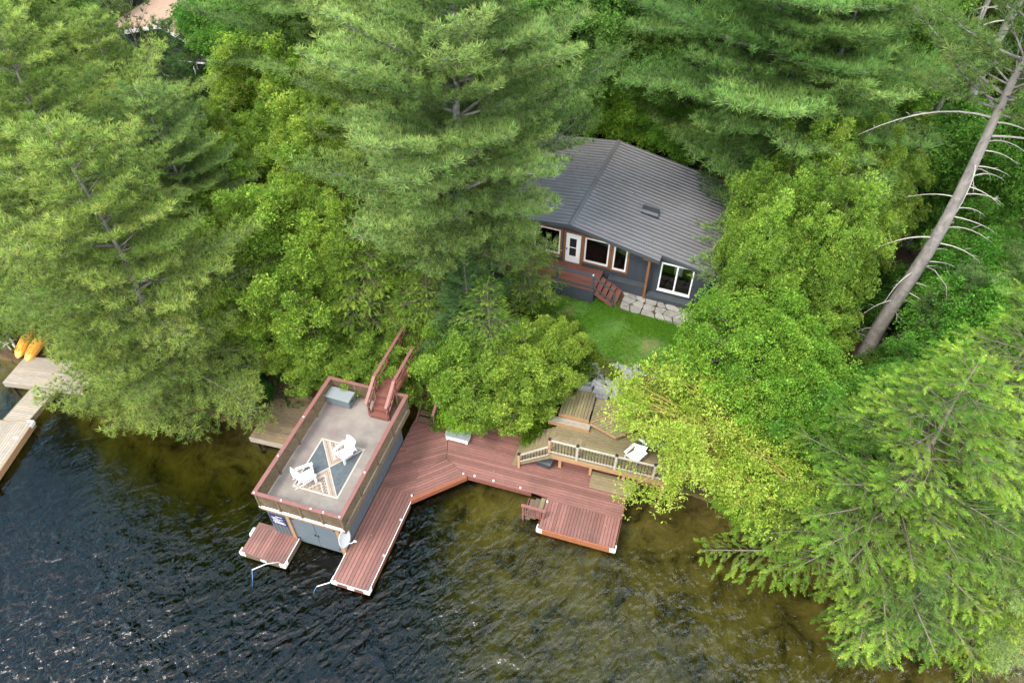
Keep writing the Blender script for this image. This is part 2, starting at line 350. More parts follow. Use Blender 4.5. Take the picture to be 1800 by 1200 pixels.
def rotz(v, a): return np.array((v[0]*math.cos(a) - v[1]*math.sin(a), v[0]*math.sin(a) + v[1]*math.cos(a), v[2]))
def conifer(kind, seed, H, Rr, h0, whorl, nb, prof, el, curv, sub, inner, tip, bark, tufted=True, tsc=.2, twist=0, lean=0, dead=0, twr=.012, trunkr=None, dens=1.0, subang=50, subl=.42, upm=.5, tw=.16, u0=.22):
    rs = np.random.RandomState(seed); tw_ = Twigs(); tb = MB(); r0 = trunkr or H*.0135
    tx = lambda h: np.array((lean*h*.05 + .12*math.sin(h*.5 + seed), .12*math.cos(h*.43 + seed*2) - .12*math.cos(seed*2), h))
    tb.tube([tx(h) for h in np.linspace(0, H, 14)] , [r0*(1 - .93*u**1.15)*(1.25 if u == 0 else 1) for u in np.linspace(0, 1, 14)], 10)
    h = h0
    while h < H - .15:
        rel = (h - h0)/(H - h0); wf = rs.uniform(.74, 1.2); n = rs.randint(nb[0], nb[1] + 1); a0 = rs.rand()*6.28
        for i in range(n):
            a = a0 + 6.28*(i + rs.uniform(-.3, .3))/n; L = max(.5, Rr*prof(rel)*rs.uniform(.62, 1.18)*(1 if not tufted else (1 + .22*math.sin(a*2 + seed) + .16*math.sin(a*3 + h*.7 + seed*2))*wf)); e = math.tan(R(el[0] + (el[1] - el[0])*rel + rs.uniform(-9, 9))); c = curv*rs.uniform(.4, 1.5); bend = rs.uniform(-.25, .25)
            base = tx(h + rs.uniform(-.2, .2)); hd = np.array((math.cos(a), math.sin(a), 0)); sd = np.array((-hd[1], hd[0], 0))
            P = lambda u: base + hd*L*u*(1 - .06*u) + sd*L*bend*u*u + np.array((0, 0, L*(e*u + c*u*u)))
            tb.tube([P(u) for u in (0, .3, .6, .85, 1)], [max(.012, L*.0135)*(1 - .8*u) for u in (0, .3, .6, .85, 1)], 4)
            step = sub/L; u = u0 + rs.uniform(0, step); side = 1; glow = rs.uniform(.12, 1)
            while u < 1.0:
                for sg_ in (-1, 1):
                    if rs.rand() > dens: continue
                    p0 = P(u); dr = nrm_(P(min(u + .05, 1.05)) - P(u - .05)); sa = rotz(dr, sg_*R(subang + rs.uniform(-14, 14))); ll = (subl*L*(1.02 - u)**.8*.8 + .28)*rs.uniform(.7, 1.2)
                    sa[2] += rs.uniform(-.12, .12); m = max(1, int(ll/tw)); prev = p0
                    for k in range(m + 1):
                        q = p0 + sa*ll*k/m + np.array((0, 0, (curv*.5 if curv > 0 else curv*.8)*(ll*k/m)**2)); dd = sa.copy()
                        if tufted: dd = dd*.7 + np.array((0, 0, upm)) + rs.normal(size=3)*.30; upv = rs.normal(size=3)
                        else: dd = rotz(sa, rs.uniform(-.6, .6)) + np.array((0, 0, -.12 - .25*max(0, -curv)*(k/m + u))) + rs.normal(size=3)*twist*.5; upv = np.array((0, 0, 1.)) + rs.normal(size=3)*twist
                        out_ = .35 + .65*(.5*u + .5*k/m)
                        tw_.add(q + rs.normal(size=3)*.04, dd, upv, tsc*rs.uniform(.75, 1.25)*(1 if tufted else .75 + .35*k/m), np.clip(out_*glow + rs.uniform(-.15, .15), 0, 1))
                    if twr and ll > .5: tb.tube([p0, p0 + sa*ll*.5 + np.array((0, 0, curv*.1*ll)), p0 + sa*ll*.92], [twr, twr*.7, twr*.3], 3)
                u += step*rs.uniform(.8, 1.2)
            dr = nrm_(P(1.0) - P(.9))
            for k in range(4): tw_.add(P(1 - .05*k), dr + rs.normal(size=3)*.2 + np.array((0, 0, .3 if tufted else -.15)), (np.array((0, 0, 1.)) + rs.normal(size=3)*.2), tsc*1.15, min(1, glow + .2))
        h += whorl*rs.uniform(.75, 1.25)
    for k in range(5): tw_.add(tx(H - .12*k), np.array((0, 0, 1.)) + rs.normal(size=3)*.35, rs.normal(size=3), tsc*1.2, .8)
    for k in range(dead):
        hh = rs.uniform(.15, 1)*h0*1.05; a = rs.rand()*6.28; L = rs.uniform(.5, 2.2); hd = np.array((math.cos(a), math.sin(a), 0)); b0 = tx(hh)
        tb.tube([b0, b0 + hd*L*.4 + (0, 0, .12*L), b0 + hd*L*.8 + (0, 0, .05*L), b0 + hd*L + (0, 0, -.2*L)], [.035, .026, .016, .006], 4)
    if tufted: units = [unit_tuft(rs) for _ in range(4)]
    else: units = [unit_frond(rs) for _ in range(4)]
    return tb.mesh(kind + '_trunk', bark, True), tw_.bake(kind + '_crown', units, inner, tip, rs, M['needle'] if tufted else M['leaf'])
def broadleaf(kind, seed, H, Rr, zc, rzz, nclump, nleaf, inner, tip, bark, size=.16, k=5, lw=.30, crad=.75, up=.5, droop=0, shell=.55, trunkr=.14, twigs=0, twigmat=None, spread=75, length=.55, lump=.25, stems=1, rag=.08):
    rs = np.random.RandomState(seed); tw_ = Twigs(); tb = MB(); ph = rs.rand(6)*6.28
    def env(d):
        a = math.atan2(d[1], d[0]); return 1 + lump*(.5*math.sin(2*a + ph[0]) + .4*math.sin(3*a + ph[1] + 2*d[2]) + .35*math.sin(5*a + ph[2] - 3*d[2]) + .3*math.sin(4*d[2] + ph[3]))
    top = np.array((0, 0, zc)); tops = []
    for s_ in range(stems):
        off = rs.normal(size=3)*.25*(stems > 1); off[2] = 0; tp = top + off*3
        tb.tube([off*.5, off + (0, 0, zc*.5), tp, tp + off + (0, 0, rzz*.7)], [trunkr*1.2, trunkr*.9, trunkr*.6, trunkr*.15], 8); tops.append(tp)
    for i in range(nclump):
        d = nrm_(rs.normal(size=3)); 
        if d[2] < -.45: d[2] *= -.6; d = nrm_(d)
        rr_ = env(d)*(shell + (1 - shell)*rs.rand()**.6); c = top + d*np.array((Rr, Rr, rzz))*rr_*(1 + rag*rs.normal()); cr = crad*rs.uniform(.5, 1.4)
        b0 = tops[i % stems] + np.array((0, 0, rs.uniform(-.5, .35)*rzz)); mid = b0*.45 + c*.55 + np.array((0, 0, .12*np.linalg.norm(c - b0)))
        tb.tube([b0, mid, c], [trunkr*.30, trunkr*.16, .012], 4); glow = rs.uniform(.2, 1)
        m = int(nleaf*cr/crad); dirs = nrm_(rs.normal(size=(m, 3))); rad = 1.3*cr*rs.rand(m)**.8
        q_ = dirs*rad[:, None]*np.array((.8, .8, .6)); ax_ = nrm_(d*np.array((1, 1, .5)) + rs.normal(size=3)*.7); q_ = q_ + (q_ @ ax_)[:, None]*ax_*rs.uniform(.2, 1.1)   # each spray drawn out along its own branch
        pos = c + q_; pos[:, 2] -= droop*np.abs(rs.normal(size=m))*.6
        outd = dirs*.6 + d*.5 + np.array((0, 0, up - droop)) + rs.normal(size=(m, 3))*.35
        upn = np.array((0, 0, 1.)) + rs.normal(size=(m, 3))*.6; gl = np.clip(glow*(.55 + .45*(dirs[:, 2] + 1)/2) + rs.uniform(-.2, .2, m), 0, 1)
        tw_.p += list(pos); tw_.d += list(outd); tw_.up += list(upn); tw_.s += list(size*rs.uniform(.7, 1.3, m)); tw_.c += list(gl)
        for t_ in range(twigs):
            dd = nrm_(rs.normal(size=3) + d*.6); e = c + dd*cr*1.25
            tb.mi = 1; tb.tube([c, c*.5 + e*.5 + (0, 0, .08), e + (0, 0, -droop*.6)], [.011, .008, .004], 3); tb.mi = 0
    units = [unit_leaves(rs, k, lw, spread, length) for _ in range(4)]
    mats = [bark, twigmat or bark]
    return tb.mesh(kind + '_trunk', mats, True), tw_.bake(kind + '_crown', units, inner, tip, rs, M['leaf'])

SPEC = {}
pp = lambda r: (.74 + .30*math.sin(min(1, r*1.5)*math.pi)) * (1 - r**3.2) + .10
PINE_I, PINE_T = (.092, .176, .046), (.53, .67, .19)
SPEC['pine1'] = lambda: conifer('pine', 1, 20, 5.3, 4.6, .66, (6, 7), pp, (2, 34), .08, .215, PINE_I, PINE_T, M['lichenbark'], tsc=.30, dead=14, dens=.88, tw=.17, subl=.50, upm=.85, u0=.16)
SPEC['pine2'] = lambda: conifer('pine', 2, 18, 4.7, 3.6, .66, (6, 7), pp, (0, 30), .07, .215, PINE_I, PINE_T, M['bark'], tsc=.29, dead=12, dens=.88, tw=.17, subl=.50, upm=.85, u0=.16)
SPEC['pine3'] = lambda: conifer('pine', 3, 15, 4.9, 1.5, .60, (6, 7), lambda r: .92*(1 - r**1.7) + .10, (-4, 32), .04, .215, PINE_I, PINE_T, M['bark'], tsc=.28, dead=8, dens=.92, tw=.17, subl=.50, upm=.85, u0=.16)
SPEC['ypine'] = lambda: conifer('young_pine', 4, 8, 2.3, .9, .48, (5, 6), lambda r: (1 - r)**.7 + .08, (8, 45), .12, .24, (.06, .135, .05), (.20, .34, .12), M['bark'], tsc=.27, dens=.95)
SPEC['redpine'] = lambda: conifer('red_pine', 8, 9, 2.6, 1.0, .55, (3, 4), lambda r: (1 - r)**.5 + .1, (18, 55), .2, .34, (.06, .10, .03), (.24, .29, .07), M['bark'], tsc=.27, dens=.7, tw=.3)
SPEC['hem1'] = lambda: conifer('hemlock', 5, 13, 4.3, .9, .46, (4, 5), lambda r: (1 - r)**.72 + .08, (2, 26), -.14, .27, (.052, .140, .022), (.44, .61, .08), M['twig'], tufted=False, tsc=.27, twist=.30, tw=.145, subl=.46, dens=.97)
SPEC['hem2'] = lambda: conifer('hemlock', 6, 10, 3.7, .6, .44, (4, 5), lambda r: (1 - r)**.66 + .10, (0, 24), -.16, .26, (.052, .145, .022), (.46, .62, .08), M['twig'], tufted=False, tsc=.26, twist=.32, tw=.145, subl=.46, dens=.97)
SPEC['ced1'] = lambda: broadleaf('cedar', 12, 9, 2.7, 4.6, 4.4, 250, 140, (.110, .205, .032), (.46, .63, .10), M['twig'], size=.24, k=6, lw=.20, crad=.50, up=.25, shell=.62, twigs=1, twigmat=M['deadwood'], spread=60, lump=.38, rag=.15, trunkr=.13, length=.6)
SPEC['ced2'] = lambda: broadleaf('cedar', 13, 7, 2.3, 3.4, 3.3, 180, 150, (.110, .210, .032), (.47, .64, .10), M['twig'], size=.24, k=6, lw=.20, crad=.44, up=.25, shell=.6, twigs=1, spread=60, lump=.42, rag=.15, trunkr=.11, length=.6)
SPEC['map1'] = lambda: broadleaf('maple', 21, 10, 3.4, 6.2, 3.6, 190, 150, (.105, .210, .030), (.38, .56, .085), M['bark'], size=.22, k=5, lw=.36, crad=.8, shell=.5, lump=.3)
SPEC['map2'] = lambda: broadleaf('maple', 22, 8, 2.9, 4.4, 3.4, 170, 150, (.095, .215, .026), (.39, .60, .08), M['bark'], size=.19, k=5, lw=.36, crad=.65, shell=.6, lump=.3)
SPEC['ash'] = lambda: broadleaf('leafy_tree', 23, 13, 3.8, 8.5, 4.2, 170, 150, (.068, .150, .034), (.24, .42, .085), M['bark'], size=.24, k=5, lw=.34, crad=.95, shell=.5, lump=.3)
SPEC['willow'] = lambda: broadleaf('willow', 31, 6, 3.4, 2.9, 2.5, 200, 105, (.29, .41, .05), (.66, .77, .16), M['willowtwig'], size=.21, k=5, lw=.19, crad=.58, up=.2, droop=.12, shell=.40, twigs=1, twigmat=M['willowtwig'], rag=.04, lump=.48, stems=4, trunkr=.09, spread=70)
SPEC['bush'] = lambda: broadleaf('bush', 41, 2, 1.1, .8, .85, 50, 110, (.055, .13, .02), (.20, .33, .05), M['twig'], size=.17, k=5, lw=.34, crad=.40, shell=.5, lump=.2, stems=3, trunkr=.03)
SPEC['shrub'] = lambda: broadleaf('garden_shrub', 42, .6, .34, .28, .3, 22, 60, (.10, .17, .02), (.34, .42, .06), M['twig'], size=.09, k=5, lw=.34, crad=.16, shell=.5, lump=.1, stems=2, trunkr=.012)
MESH = {}
def crown_mesh(key):
    if key not in MESH: MESH[key] = SPEC[key]()
    return MESH[key]
CZ = {'ced1': 4.6, 'ced2': 3.4, 'map1': 6.2, 'map2': 4.4, 'ash': 8.5, 'willow': 2.9, 'hem1': 5.0, 'hem2': 4.0, 'ypine': 3.6, 'redpine': 5.0, 'bush': .8, 'pine1': 12, 'pine2': 10.5, 'pine3': 7}
NAMES = {'pine1': ('pine_tree', 'pine'), 'pine2': ('pine_tree', 'pine'), 'pine3': ('pine_tree', 'pine'), 'ypine': ('young_pine', 'pine'), 'redpine': ('red_pine', 'pine'), 'hem1': ('hemlock', 'hemlock'), 'hem2': ('hemlock', 'hemlock'), 'ced1': ('cedar', 'cedar'), 'ced2': ('cedar', 'cedar'),
         'map1': ('maple_tree', 'tree'), 'map2': ('maple_tree', 'tree'), 'ash': ('leafy_tree', 'tree'), 'willow': ('willow', 'willow'), 'bush': ('bush', 'bush'), 'shrub': ('garden_shrub', 'shrub')}
def tree(key, x, y, label, group, sc=1.0, rot=None, tint=(1, 1, 1), zs=1.0, z=None):
    tm, cm = crown_mesh(key); nm, cat = NAMES[key]
    rot = random.uniform(0, 6.28) if rot is None else R(rot); z = g(x, y) if z is None else z
    r = thing(nm, label, cat, (x, y, max(z, -.3) - .05), rot, group); r.scale = (sc, sc, sc*zs)
    a = bpy.data.objects.new('trunk', tm); COL.objects.link(a); a.parent = r
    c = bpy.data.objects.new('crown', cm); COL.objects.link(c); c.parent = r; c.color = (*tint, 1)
    return r

# ---------------------------------------------------------------- boathouse
DA = -DK.a
def place(fr, s, t, z): return fr.W(s, t, z)
BW, BL, BZ, RZ = 3.92, 6.6, 2.62, 3.58          # roof deck width, length, its height, top of its railing
bh = thing('boathouse', 'blue grey boathouse with a flat roof deck inside brown lattice railings', 'boathouse', DK.W(0, 0, 0), DA)
X0, X1, Y0, Y1 = .12, 3.50, .12, 6.3
b = MB(); T = .1
b.box(X0, 1.03, Y0, Y0 + T, .05, 2.28)                               # front wall left of the doors
b.box(X0, X0 + T, Y0 + T, Y1, .05, 2.28); b.box(X1 - T, X1, Y0 + T, Y1, .05, 2.28); b.box(X0 + T, X1 - T, Y1 - T, Y1, .05, 2.28)
for k in range(36):                                                   # battens of the board siding
    y = Y0 + .16 + k * .17; b.box(X1, X1 + .018, y, y + .03, .05, 2.26); b.box(X0 - .018, X0, y, y + .03, .05, 2.26)
for k in range(5): b.box(X0 + .08 + k * .17, X0 + .11 + k * .17, Y0 - .018, Y0, .05, 2.26)
b.build('wall', M['siding'], bh)
b = MB(); b.box(1.03, 1.19, Y0 - .05, Y0 + .12, .05, 2.2); b.box(3.34, 3.52, Y0 - .05, Y0 + .12, .05, 2.2); b.box(-.02, 3.86, Y0 - .06, Y0 + .12, 2.2, 2.42)
b.box(.0, 3.88, -.02, .06, 2.42, 2.56)
b.build('door_frame', M['beam'], bh, bevel=.008)
for i, (a0, a1) in enumerate(((1.2, 2.255), (2.275, 3.33))):
    d = MB(); d.box(a0, a1, Y0 + .02, Y0 + .07, .16, 2.19)
    dd = d.build('door', M['door'], bh, bevel=.004)
    h = MB(); hx = a1 - .09 if i == 0 else a0 + .05; h.box(hx, hx + .035, Y0 - .02, Y0 + .02, 1.05, 1.18); h.build('handle', M['black'], dd)
    ex = a0 + .02 if i == 0 else a1 - .16
    for z in (.45, 1.95): MB().box(ex, ex + .14, Y0 + .005, Y0 + .02, z, z + .05).build('hinge', M['black'], dd)
b = MB(); b.box(.02, BW - .02, .04, BL - .02, BZ - .16, BZ)
b.build('roof_deck', M['vinyl'], bh)
b = MB()
for y in (1.18, 2.42, 3.66, 4.9): b.box(.1, BW - .1, y, y + .018, BZ, BZ + .003)
b.build('deck_seam', M['seam'], bh)
b = MB()                                                              # rim boards, beams and the pale drip strip
b.box(-.02, BW + .02, -.03, .035, BZ - .1, BZ - .01); b.build('drip_edge', M['whitepaint'], bh)
b = MB(); b.box(BW - .02, BW + .035, -.03, BL, BZ - .24, BZ - .01); b.box(-.035, .02, .04, BL, BZ - .24, BZ - .01); b.box(-.02, BW + .02, BL - .02, BL + .03, BZ - .24, BZ - .01)
b.box(3.58, 3.66, .2, BL - .1, 2.2, 2.38)
b.build('rim_board', M['lattice'], bh)
def lattice(mb, p, q, z0, z1, th=.016, gap=.105, w=.034):
    """criss-cross slats between two points in the local plan, slats leaning both ways"""
    p = np.array([*p, 0.]); q = np.array([*q, 0.]); d = q - p; ln = np.linalg.norm(d); d /= ln; n = np.array([d[1], -d[0], 0]); h = z1 - z0
    for side, sg in ((0, 1), (1, -1)):
        a = -h
        while a < ln:
            x0, x1 = a, a + h; zz0, zz1 = 0., h
            if x0 < 0: zz0 = -x0; x0 = 0.
            if x1 > ln: zz1 = h - (x1 - ln); x1 = ln
            if x1 - x0 > .03:
                A, B = (x0, zz0), (x1, zz1)
                if sg < 0: A, B = (x0, h - zz0), (x1, h - zz1)
                off = n * (side - .5) * (th + .004)
                mb.bar(p + d * A[0] + off + (0, 0, z0 + A[1]), p + d * B[0] + off + (0, 0, z0 + B[1]), th, w, up=np.array([0, 0, 1.]))
            a += gap
    return mb
posts = [(0.04, 0.02), (1.0, 0.02), (2.0, .02), (2.96, .02), (BW - .04, .02)] + [(0.04, y) for y in (1.65, 3.3, 4.95, BL - .04)] + [(BW - .04, y) for y in (1.65, 3.3, 4.95, BL - .04)] + [(1.3, BL - .04), (2.3, BL - .04), (3.42, BL - .04)]
def rail_run(a, b_, n):
    a = np.array(a); b_ = np.array(b_)
    for i in range(n):
        p = a + (b_ - a) * i / n; q = a + (b_ - a) * (i + 1) / n
        lattice(MB(), p, q, BZ + .05, RZ - .04).build('lattice_panel', M['lattice'], bh)
rail_run((.08, .02), (BW - .08, .02), 4); rail_run((.04, .06), (.04, BL - .08), 4); rail_run((BW - .04, .06), (BW - .04, BL - .08), 4)
rail_run((.08, BL - .04), (2.28, BL - .04), 2); rail_run((3.44, BL - .04), (BW - .08, BL - .04), 1)
for x, y in posts:
    MB().box(x - .045, x + .045, y - .045, y + .045, BZ - .2, RZ - .02).build('post', M['lattice'], bh)
for (x0, x1, y0, y1) in ((-.07, BW + .07, -.07, .09), (-.07, .11, .09, BL + .06), (BW - .11, BW + .07, .09, BL + .06), (.11, 2.3, BL - .1, BL + .05), (3.40, BW - .11, BL - .1, BL + .05)):
    MB().box(x0, x1, y0, y1, RZ - .03, RZ + .012).build('top_rail', M['rail'], bh, bevel=.006)
b = MB()                                                              # white caps of the small rail lamps
for x, y in ((.03, 0), (1.27, 0), (2.6, 0), (3.15, 0), (3.86, 0), (.02, 1.9), (.02, 4.1), (3.9, 2.2)):
    q = MB().tube([(x, y, RZ + .012), (x, y, RZ + .045)], .035, 8); q.build('rail_light', M['white'], bh)

# sign on the left of the boathouse doors: navy board with pale lines of lettering, too small to be read
sg = thing('sign', 'navy blue sign with pale lines of lettering on the boathouse wall', 'sign', DK.W(.56, Y0 - .024, 1.25), DA)
MB().box(-.36, .36, -.02, 0, -.02, .72).build('board', M['navy'], sg)
b = MB(); rr = random.Random(3)
for k, (x0, x1, h) in enumerate(((-.05, .24, .05), (-.26, .02, .045), (-.24, .20, .05), (-.22, .1, .045), (-.25, .26, .055), (-.2, .28, .07))):
    z = .62 - k * .105; x = x0
    while x < x1:
        wd = rr.uniform(.02, .05); b.box(x, x + wd, -.024, -.021, z, z + h); x += wd + rr.uniform(.012, .03)
b.build('lettering', M['white'], sg)

# satellite dish on the right front corner
c = DK.W(3.78, -.12, 2.10)
ds = thing('satellite_dish', 'white satellite dish on the front corner of the boathouse', 'satellite dish', c, 0)
nrm = np.array((.93, -.30, .30)); nrm /= np.linalg.norm(nrm); ax = np.cross(nrm, (0, 0, 1)); ax /= np.linalg.norm(ax); ay = np.cross(ax, nrm)
b = MB(); cen = np.array((.06, -.05, .1)); rings = 7; K = 28
for sgn, off in ((1, 0), (-1, -.018)):
    n0 = len(b.v); b.v.append(tuple(cen + nrm * off))
    for r in range(1, rings + 1):
        rad = .40 * r / rings
        for k in range(K):
            a = 2 * math.pi * k / K; b.v.append(tuple(cen + nrm * (off + .45 * rad * rad) + ax * rad * .92 * math.cos(a) + ay * rad * math.sin(a)))
    for k in range(K):
        k2 = (k + 1) % K; b.f.append([n0, n0 + 1 + k, n0 + 1 + k2][::sgn]); b.m.append(0)
        for r in range(rings - 1):
            i = n0 + 1 + r * K; b.f.append([i + k, i + K + k, i + K + k2, i + k2][::sgn]); b.m.append(0)
for k in range(K):
    k2 = (k + 1) % K; i = 1 + (rings - 1) * K; j = 1 + rings * K + i; b.f.append([i + k, j + k, j + k2, i + k2]); b.m.append(0)
b.build('dish', M['dishgrey'], ds, smooth=True)
foc = cen + nrm * .50 - ay * .10
MB().tube([cen - ay * .36 + nrm * .04, cen - ay * .30 + nrm * .24, foc], .018, 6).build('feed_arm', M['whitepaint'], ds)
MB().tube([foc - nrm * .02, foc + nrm * .09], [.045, .03], 8).build('receiver', M['whitepaint'], ds, smooth=True)
MB().tube([cen - nrm * .03, cen - nrm * .12 + (0, 0, -.1), (-.06, .12, -.14)], .025, 6).build('mount', M['black'], ds)

# ---------------------------------------------------------------- docks
def planks_s(mb, s0, s1, t0, t1, z, w=.145, gap=.017, th=.035):
    t = t0
    while t < t1 - .01:
        e = min(t + w, t1); mb.box(s0, s1, t, e - gap, z - th, z); t += w
def planks_t(mb, s0, s1, t0, t1, z, w=.145, gap=.017, th=.035):
    s = s0
    while s < s1 - .01:
        e = min(s + w, s1); mb.box(s, e - gap, t0, t1, z - th, z); s += w
def clip_poly(poly, f):
    out = []
    for i in range(len(poly)):
        p, q = poly[i], poly[(i + 1) % len(poly)]; a, c = f(p), f(q)
        if a >= 0: out.append(p)
        if a * c < 0:
            k = a / (a - c); out.append((p[0] + (q[0] - p[0]) * k, p[1] + (q[1] - p[1]) * k))
    return out
def planks_poly(mb, poly, ang, z, w=.145, gap=.017, th=.035):
    """boards running at an angle, cut to a convex outline"""
    d = (math.cos(ang), math.sin(ang)); n = (-d[1], d[0]); vals = [p[0]*n[0] + p[1]*n[1] for p in poly]; a = min(vals)
    while a < max(vals):
        q = clip_poly(poly, lambda p: p[0]*n[0] + p[1]*n[1] - a)
        if q: q = clip_poly(q, lambda p: a + w - gap - (p[0]*n[0] + p[1]*n[1]))
        if len(q) > 2: mb.prism(q, z - th, z)
        a += w
DZ = .46
def corner(parent, x, y, sx, sy):
    b = MB(); b.box(min(x, x + sx*.22), max(x, x + sx*.22), min(y - sy*.04, y + sy*.02), max(y - sy*.04, y + sy*.02), DZ - .22, DZ + .03)
    b.box(min(x - sx*.05, x), max(x - sx*.05, x), min(y - sy*.04, y + sy*.22), max(y - sy*.04, y + sy*.22), DZ - .22, DZ + .03)
    b.build('corner_bumper', M['white'], parent, bevel=.012)
# left finger dock
ld = thing('finger_dock', 'short red brown finger dock with white corners left of the boathouse doors', 'dock', DK.W(-.8, -1.22, 0), DA)
b = MB(); planks_t(b, .03, 2.06, .03, 1.34, DZ); b.box(.03, .9, 1.34, 1.5, DZ - .035, DZ); b.build('decking', M['red_t'], ld)
b = MB(); b.box(0, 2.1, 0, .03, .1, DZ - .006); b.box(0, .03, .03, 1.5, .1, DZ - .006); b.box(2.06, 2.1, .03, 1.3, .1, DZ - .006); b.build('side_board', M['brownwood'], ld)
b = MB(); b.box(2.08, 2.108, .04, 1.3, DZ - .02, DZ + .008); b.build('edge_strip', M['whitepaint'], ld)
corner(ld, 0, 0, 1, 1); corner(ld, 2.1, 0, -1, 1)
b = MB(); b.tube([(-.05, .82, .30), (-.07, .9, .36), (-.07, 1.2, .36), (-.05, 1.28, .30)], [.03, .085, .085, .03], 10); b.build('fender', M['white'], ld, smooth=True)
b = MB(); b.box(.95, 1.22, -.03, -.012, .2, .36); b.build('name_plate', M['white'], ld)
# the long finger dock and the platforms along the bank
md = thing('main_dock', 'red brown plank dock wrapping the right side of the boathouse and running along the bank', 'dock', DK.W(0, 0, 0), DA)
b = MB(); planks_t(b, 3.55, 5.18, -1.22, 3.62, DZ, w=.163); b.build('long_walkway', M['red_t'], md)
b = MB(); planks_poly(b, [(3.55, 3.63), (5.19, 3.63), (4.9, 4.75), (3.55, 6.1)], R(36), DZ); planks_poly(b, [(3.55, 6.11), (4.9, 4.76), (5.9, 5.9), (4.9, 9.0), (3.55, 9.0)], R(36), DZ); b.build('turning_decking', M['red_s'], md)
b = MB(); planks_poly(b, [(5.20, 3.40), (7.16, 5.25), (5.92, 5.87), (4.91, 4.75), (5.19, 3.66)], R(44), DZ); b.build('corner_decking', M['red_s'], md)
b = MB(); b.mi = 0; b.hexa([(5.16, 3.18, .2), (7.2, 5.17, .2), (7.12, 5.25, .2), (5.1, 3.28, .2)], [(5.16, 3.18, DZ - .01), (7.2, 5.17, DZ - .01), (7.12, 5.30, DZ + .004), (5.1, 3.38, DZ + .004)]); b.build('new_edge_board', M['red_new'], md)
b = MB(); planks_poly(b, [(5.93, 5.89), (7.18, 5.26), (14.5, 5.26), (14.5, 6.46), (13.2, 7.9), (5.0, 8.9)], 0, DZ); b.build('bank_walkway', M['red_s'], md)
b = MB(); planks_t(b, 11.08, 14.48, 3.62, 5.12, DZ, w=.142); b.build('swim_platform', M['red_t'], md)
b = MB(); b.box(11.05, 14.5, 5.13, 5.25, DZ - .035, DZ - .002); b.build('joint_board', M['red_s'], md)
b = MB(); b.box(11.04, 14.5, 3.55, 3.61, .12, DZ - .004); b.build('front_fascia', M['fascia'], md)
for q in ((7.2, 10.3, 5.22, 5.255, .2), (11.02, 11.038, 3.61, 5.2, .2), (14.505, 14.53, 3.62, 6.4, .2), (3.56, 5.2, -1.26, -1.225, .12), (5.185, 5.215, -1.22, 3.1, .12), (3.52, 3.548, -1.22, .1, .12)): MB().box(*q, DZ - .006).build('side_board', M['stair'], md)
b = MB(); b.prism([(3.6, -1.2), (5.15, -1.2), (5.15, 3.4), (7.1, 5.3), (10.3, 5.3), (11.1, 5.2), (11.1, 3.66), (14.4, 3.66), (14.4, 6.4), (13.1, 7.8), (5.0, 8.8), (3.6, 8.9)], DZ - .075, DZ - .055); b.build('joist_frame', M['stair'], md)
b = MB(); b.box(5.195, 5.22, -1.2, 3.2, DZ - .02, DZ + .006); b.box(3.75, 5.05, -1.27, -1.245, DZ - .04, DZ + .006); b.box(3.52, 3.543, -1.2, .05, DZ - .02, DZ + .006); b.build('edge_strip', M['whitepaint'], md)
corner(md, 3.55, -1.25, 1, 1); corner(md, 5.2, -1.25, -1, 1); corner(md, 11.05, 3.56, 1, 1); corner(md, 14.5, 3.56, -1, 1)
b = MB(); b.box(4.25, 4.55, -1.295, -1.276, .22, .38); b.build('name_plate', M['white'], md)
for s, t in ((6.98, 5.30), (7.52, 5.34), (8.45, 5.34), (9.75, 5.34), (11.12, 5.0), (5.13, 3.5), (5.15, 2.2), (5.15, .4)):
    MB().tube([(s, t, DZ), (s, t, DZ + .07)], [.045, .04], 8).build('dock_light', M['white'], md, smooth=False)
# the swim steps with their little railing
ss = thing('swim_steps', 'small wooden swim steps with a slatted railing beside the swim platform', 'steps', DK.W(10.2, 4.08, 0), DA)
for i, (x, z) in enumerate(((.62, .36), (.36, .20), (.10, .04))):
    MB().box(x, x + .25, .06, 1.12, z - .04, z).build('tread', M['oldwood'] if i == 0 else M['brownwood'], ss)
MB().box(.02, .06, .06, 1.1, -.5, .12).build('stringer', M['stair'], ss)
for x in (.0, .93): MB().box(x, x + .08, -.02, .06, -.5 if x < .5 else .3, 1.10).build('post', M['rail'], ss)
MB().box(-.05, 1.08, -.05, .09, 1.10, 1.14).build('top_rail', M['rail'], ss); MB().box(.08, .93, 0, .04, .38, .43).build('bottom_rail', M['rail'], ss)
b = MB()
for k in range(8): x = .15 + k * .098; b.box(x, x + .035, .002, .037, .43, 1.10)
b.build('baluster', M['rail'], ss); b.__init__()

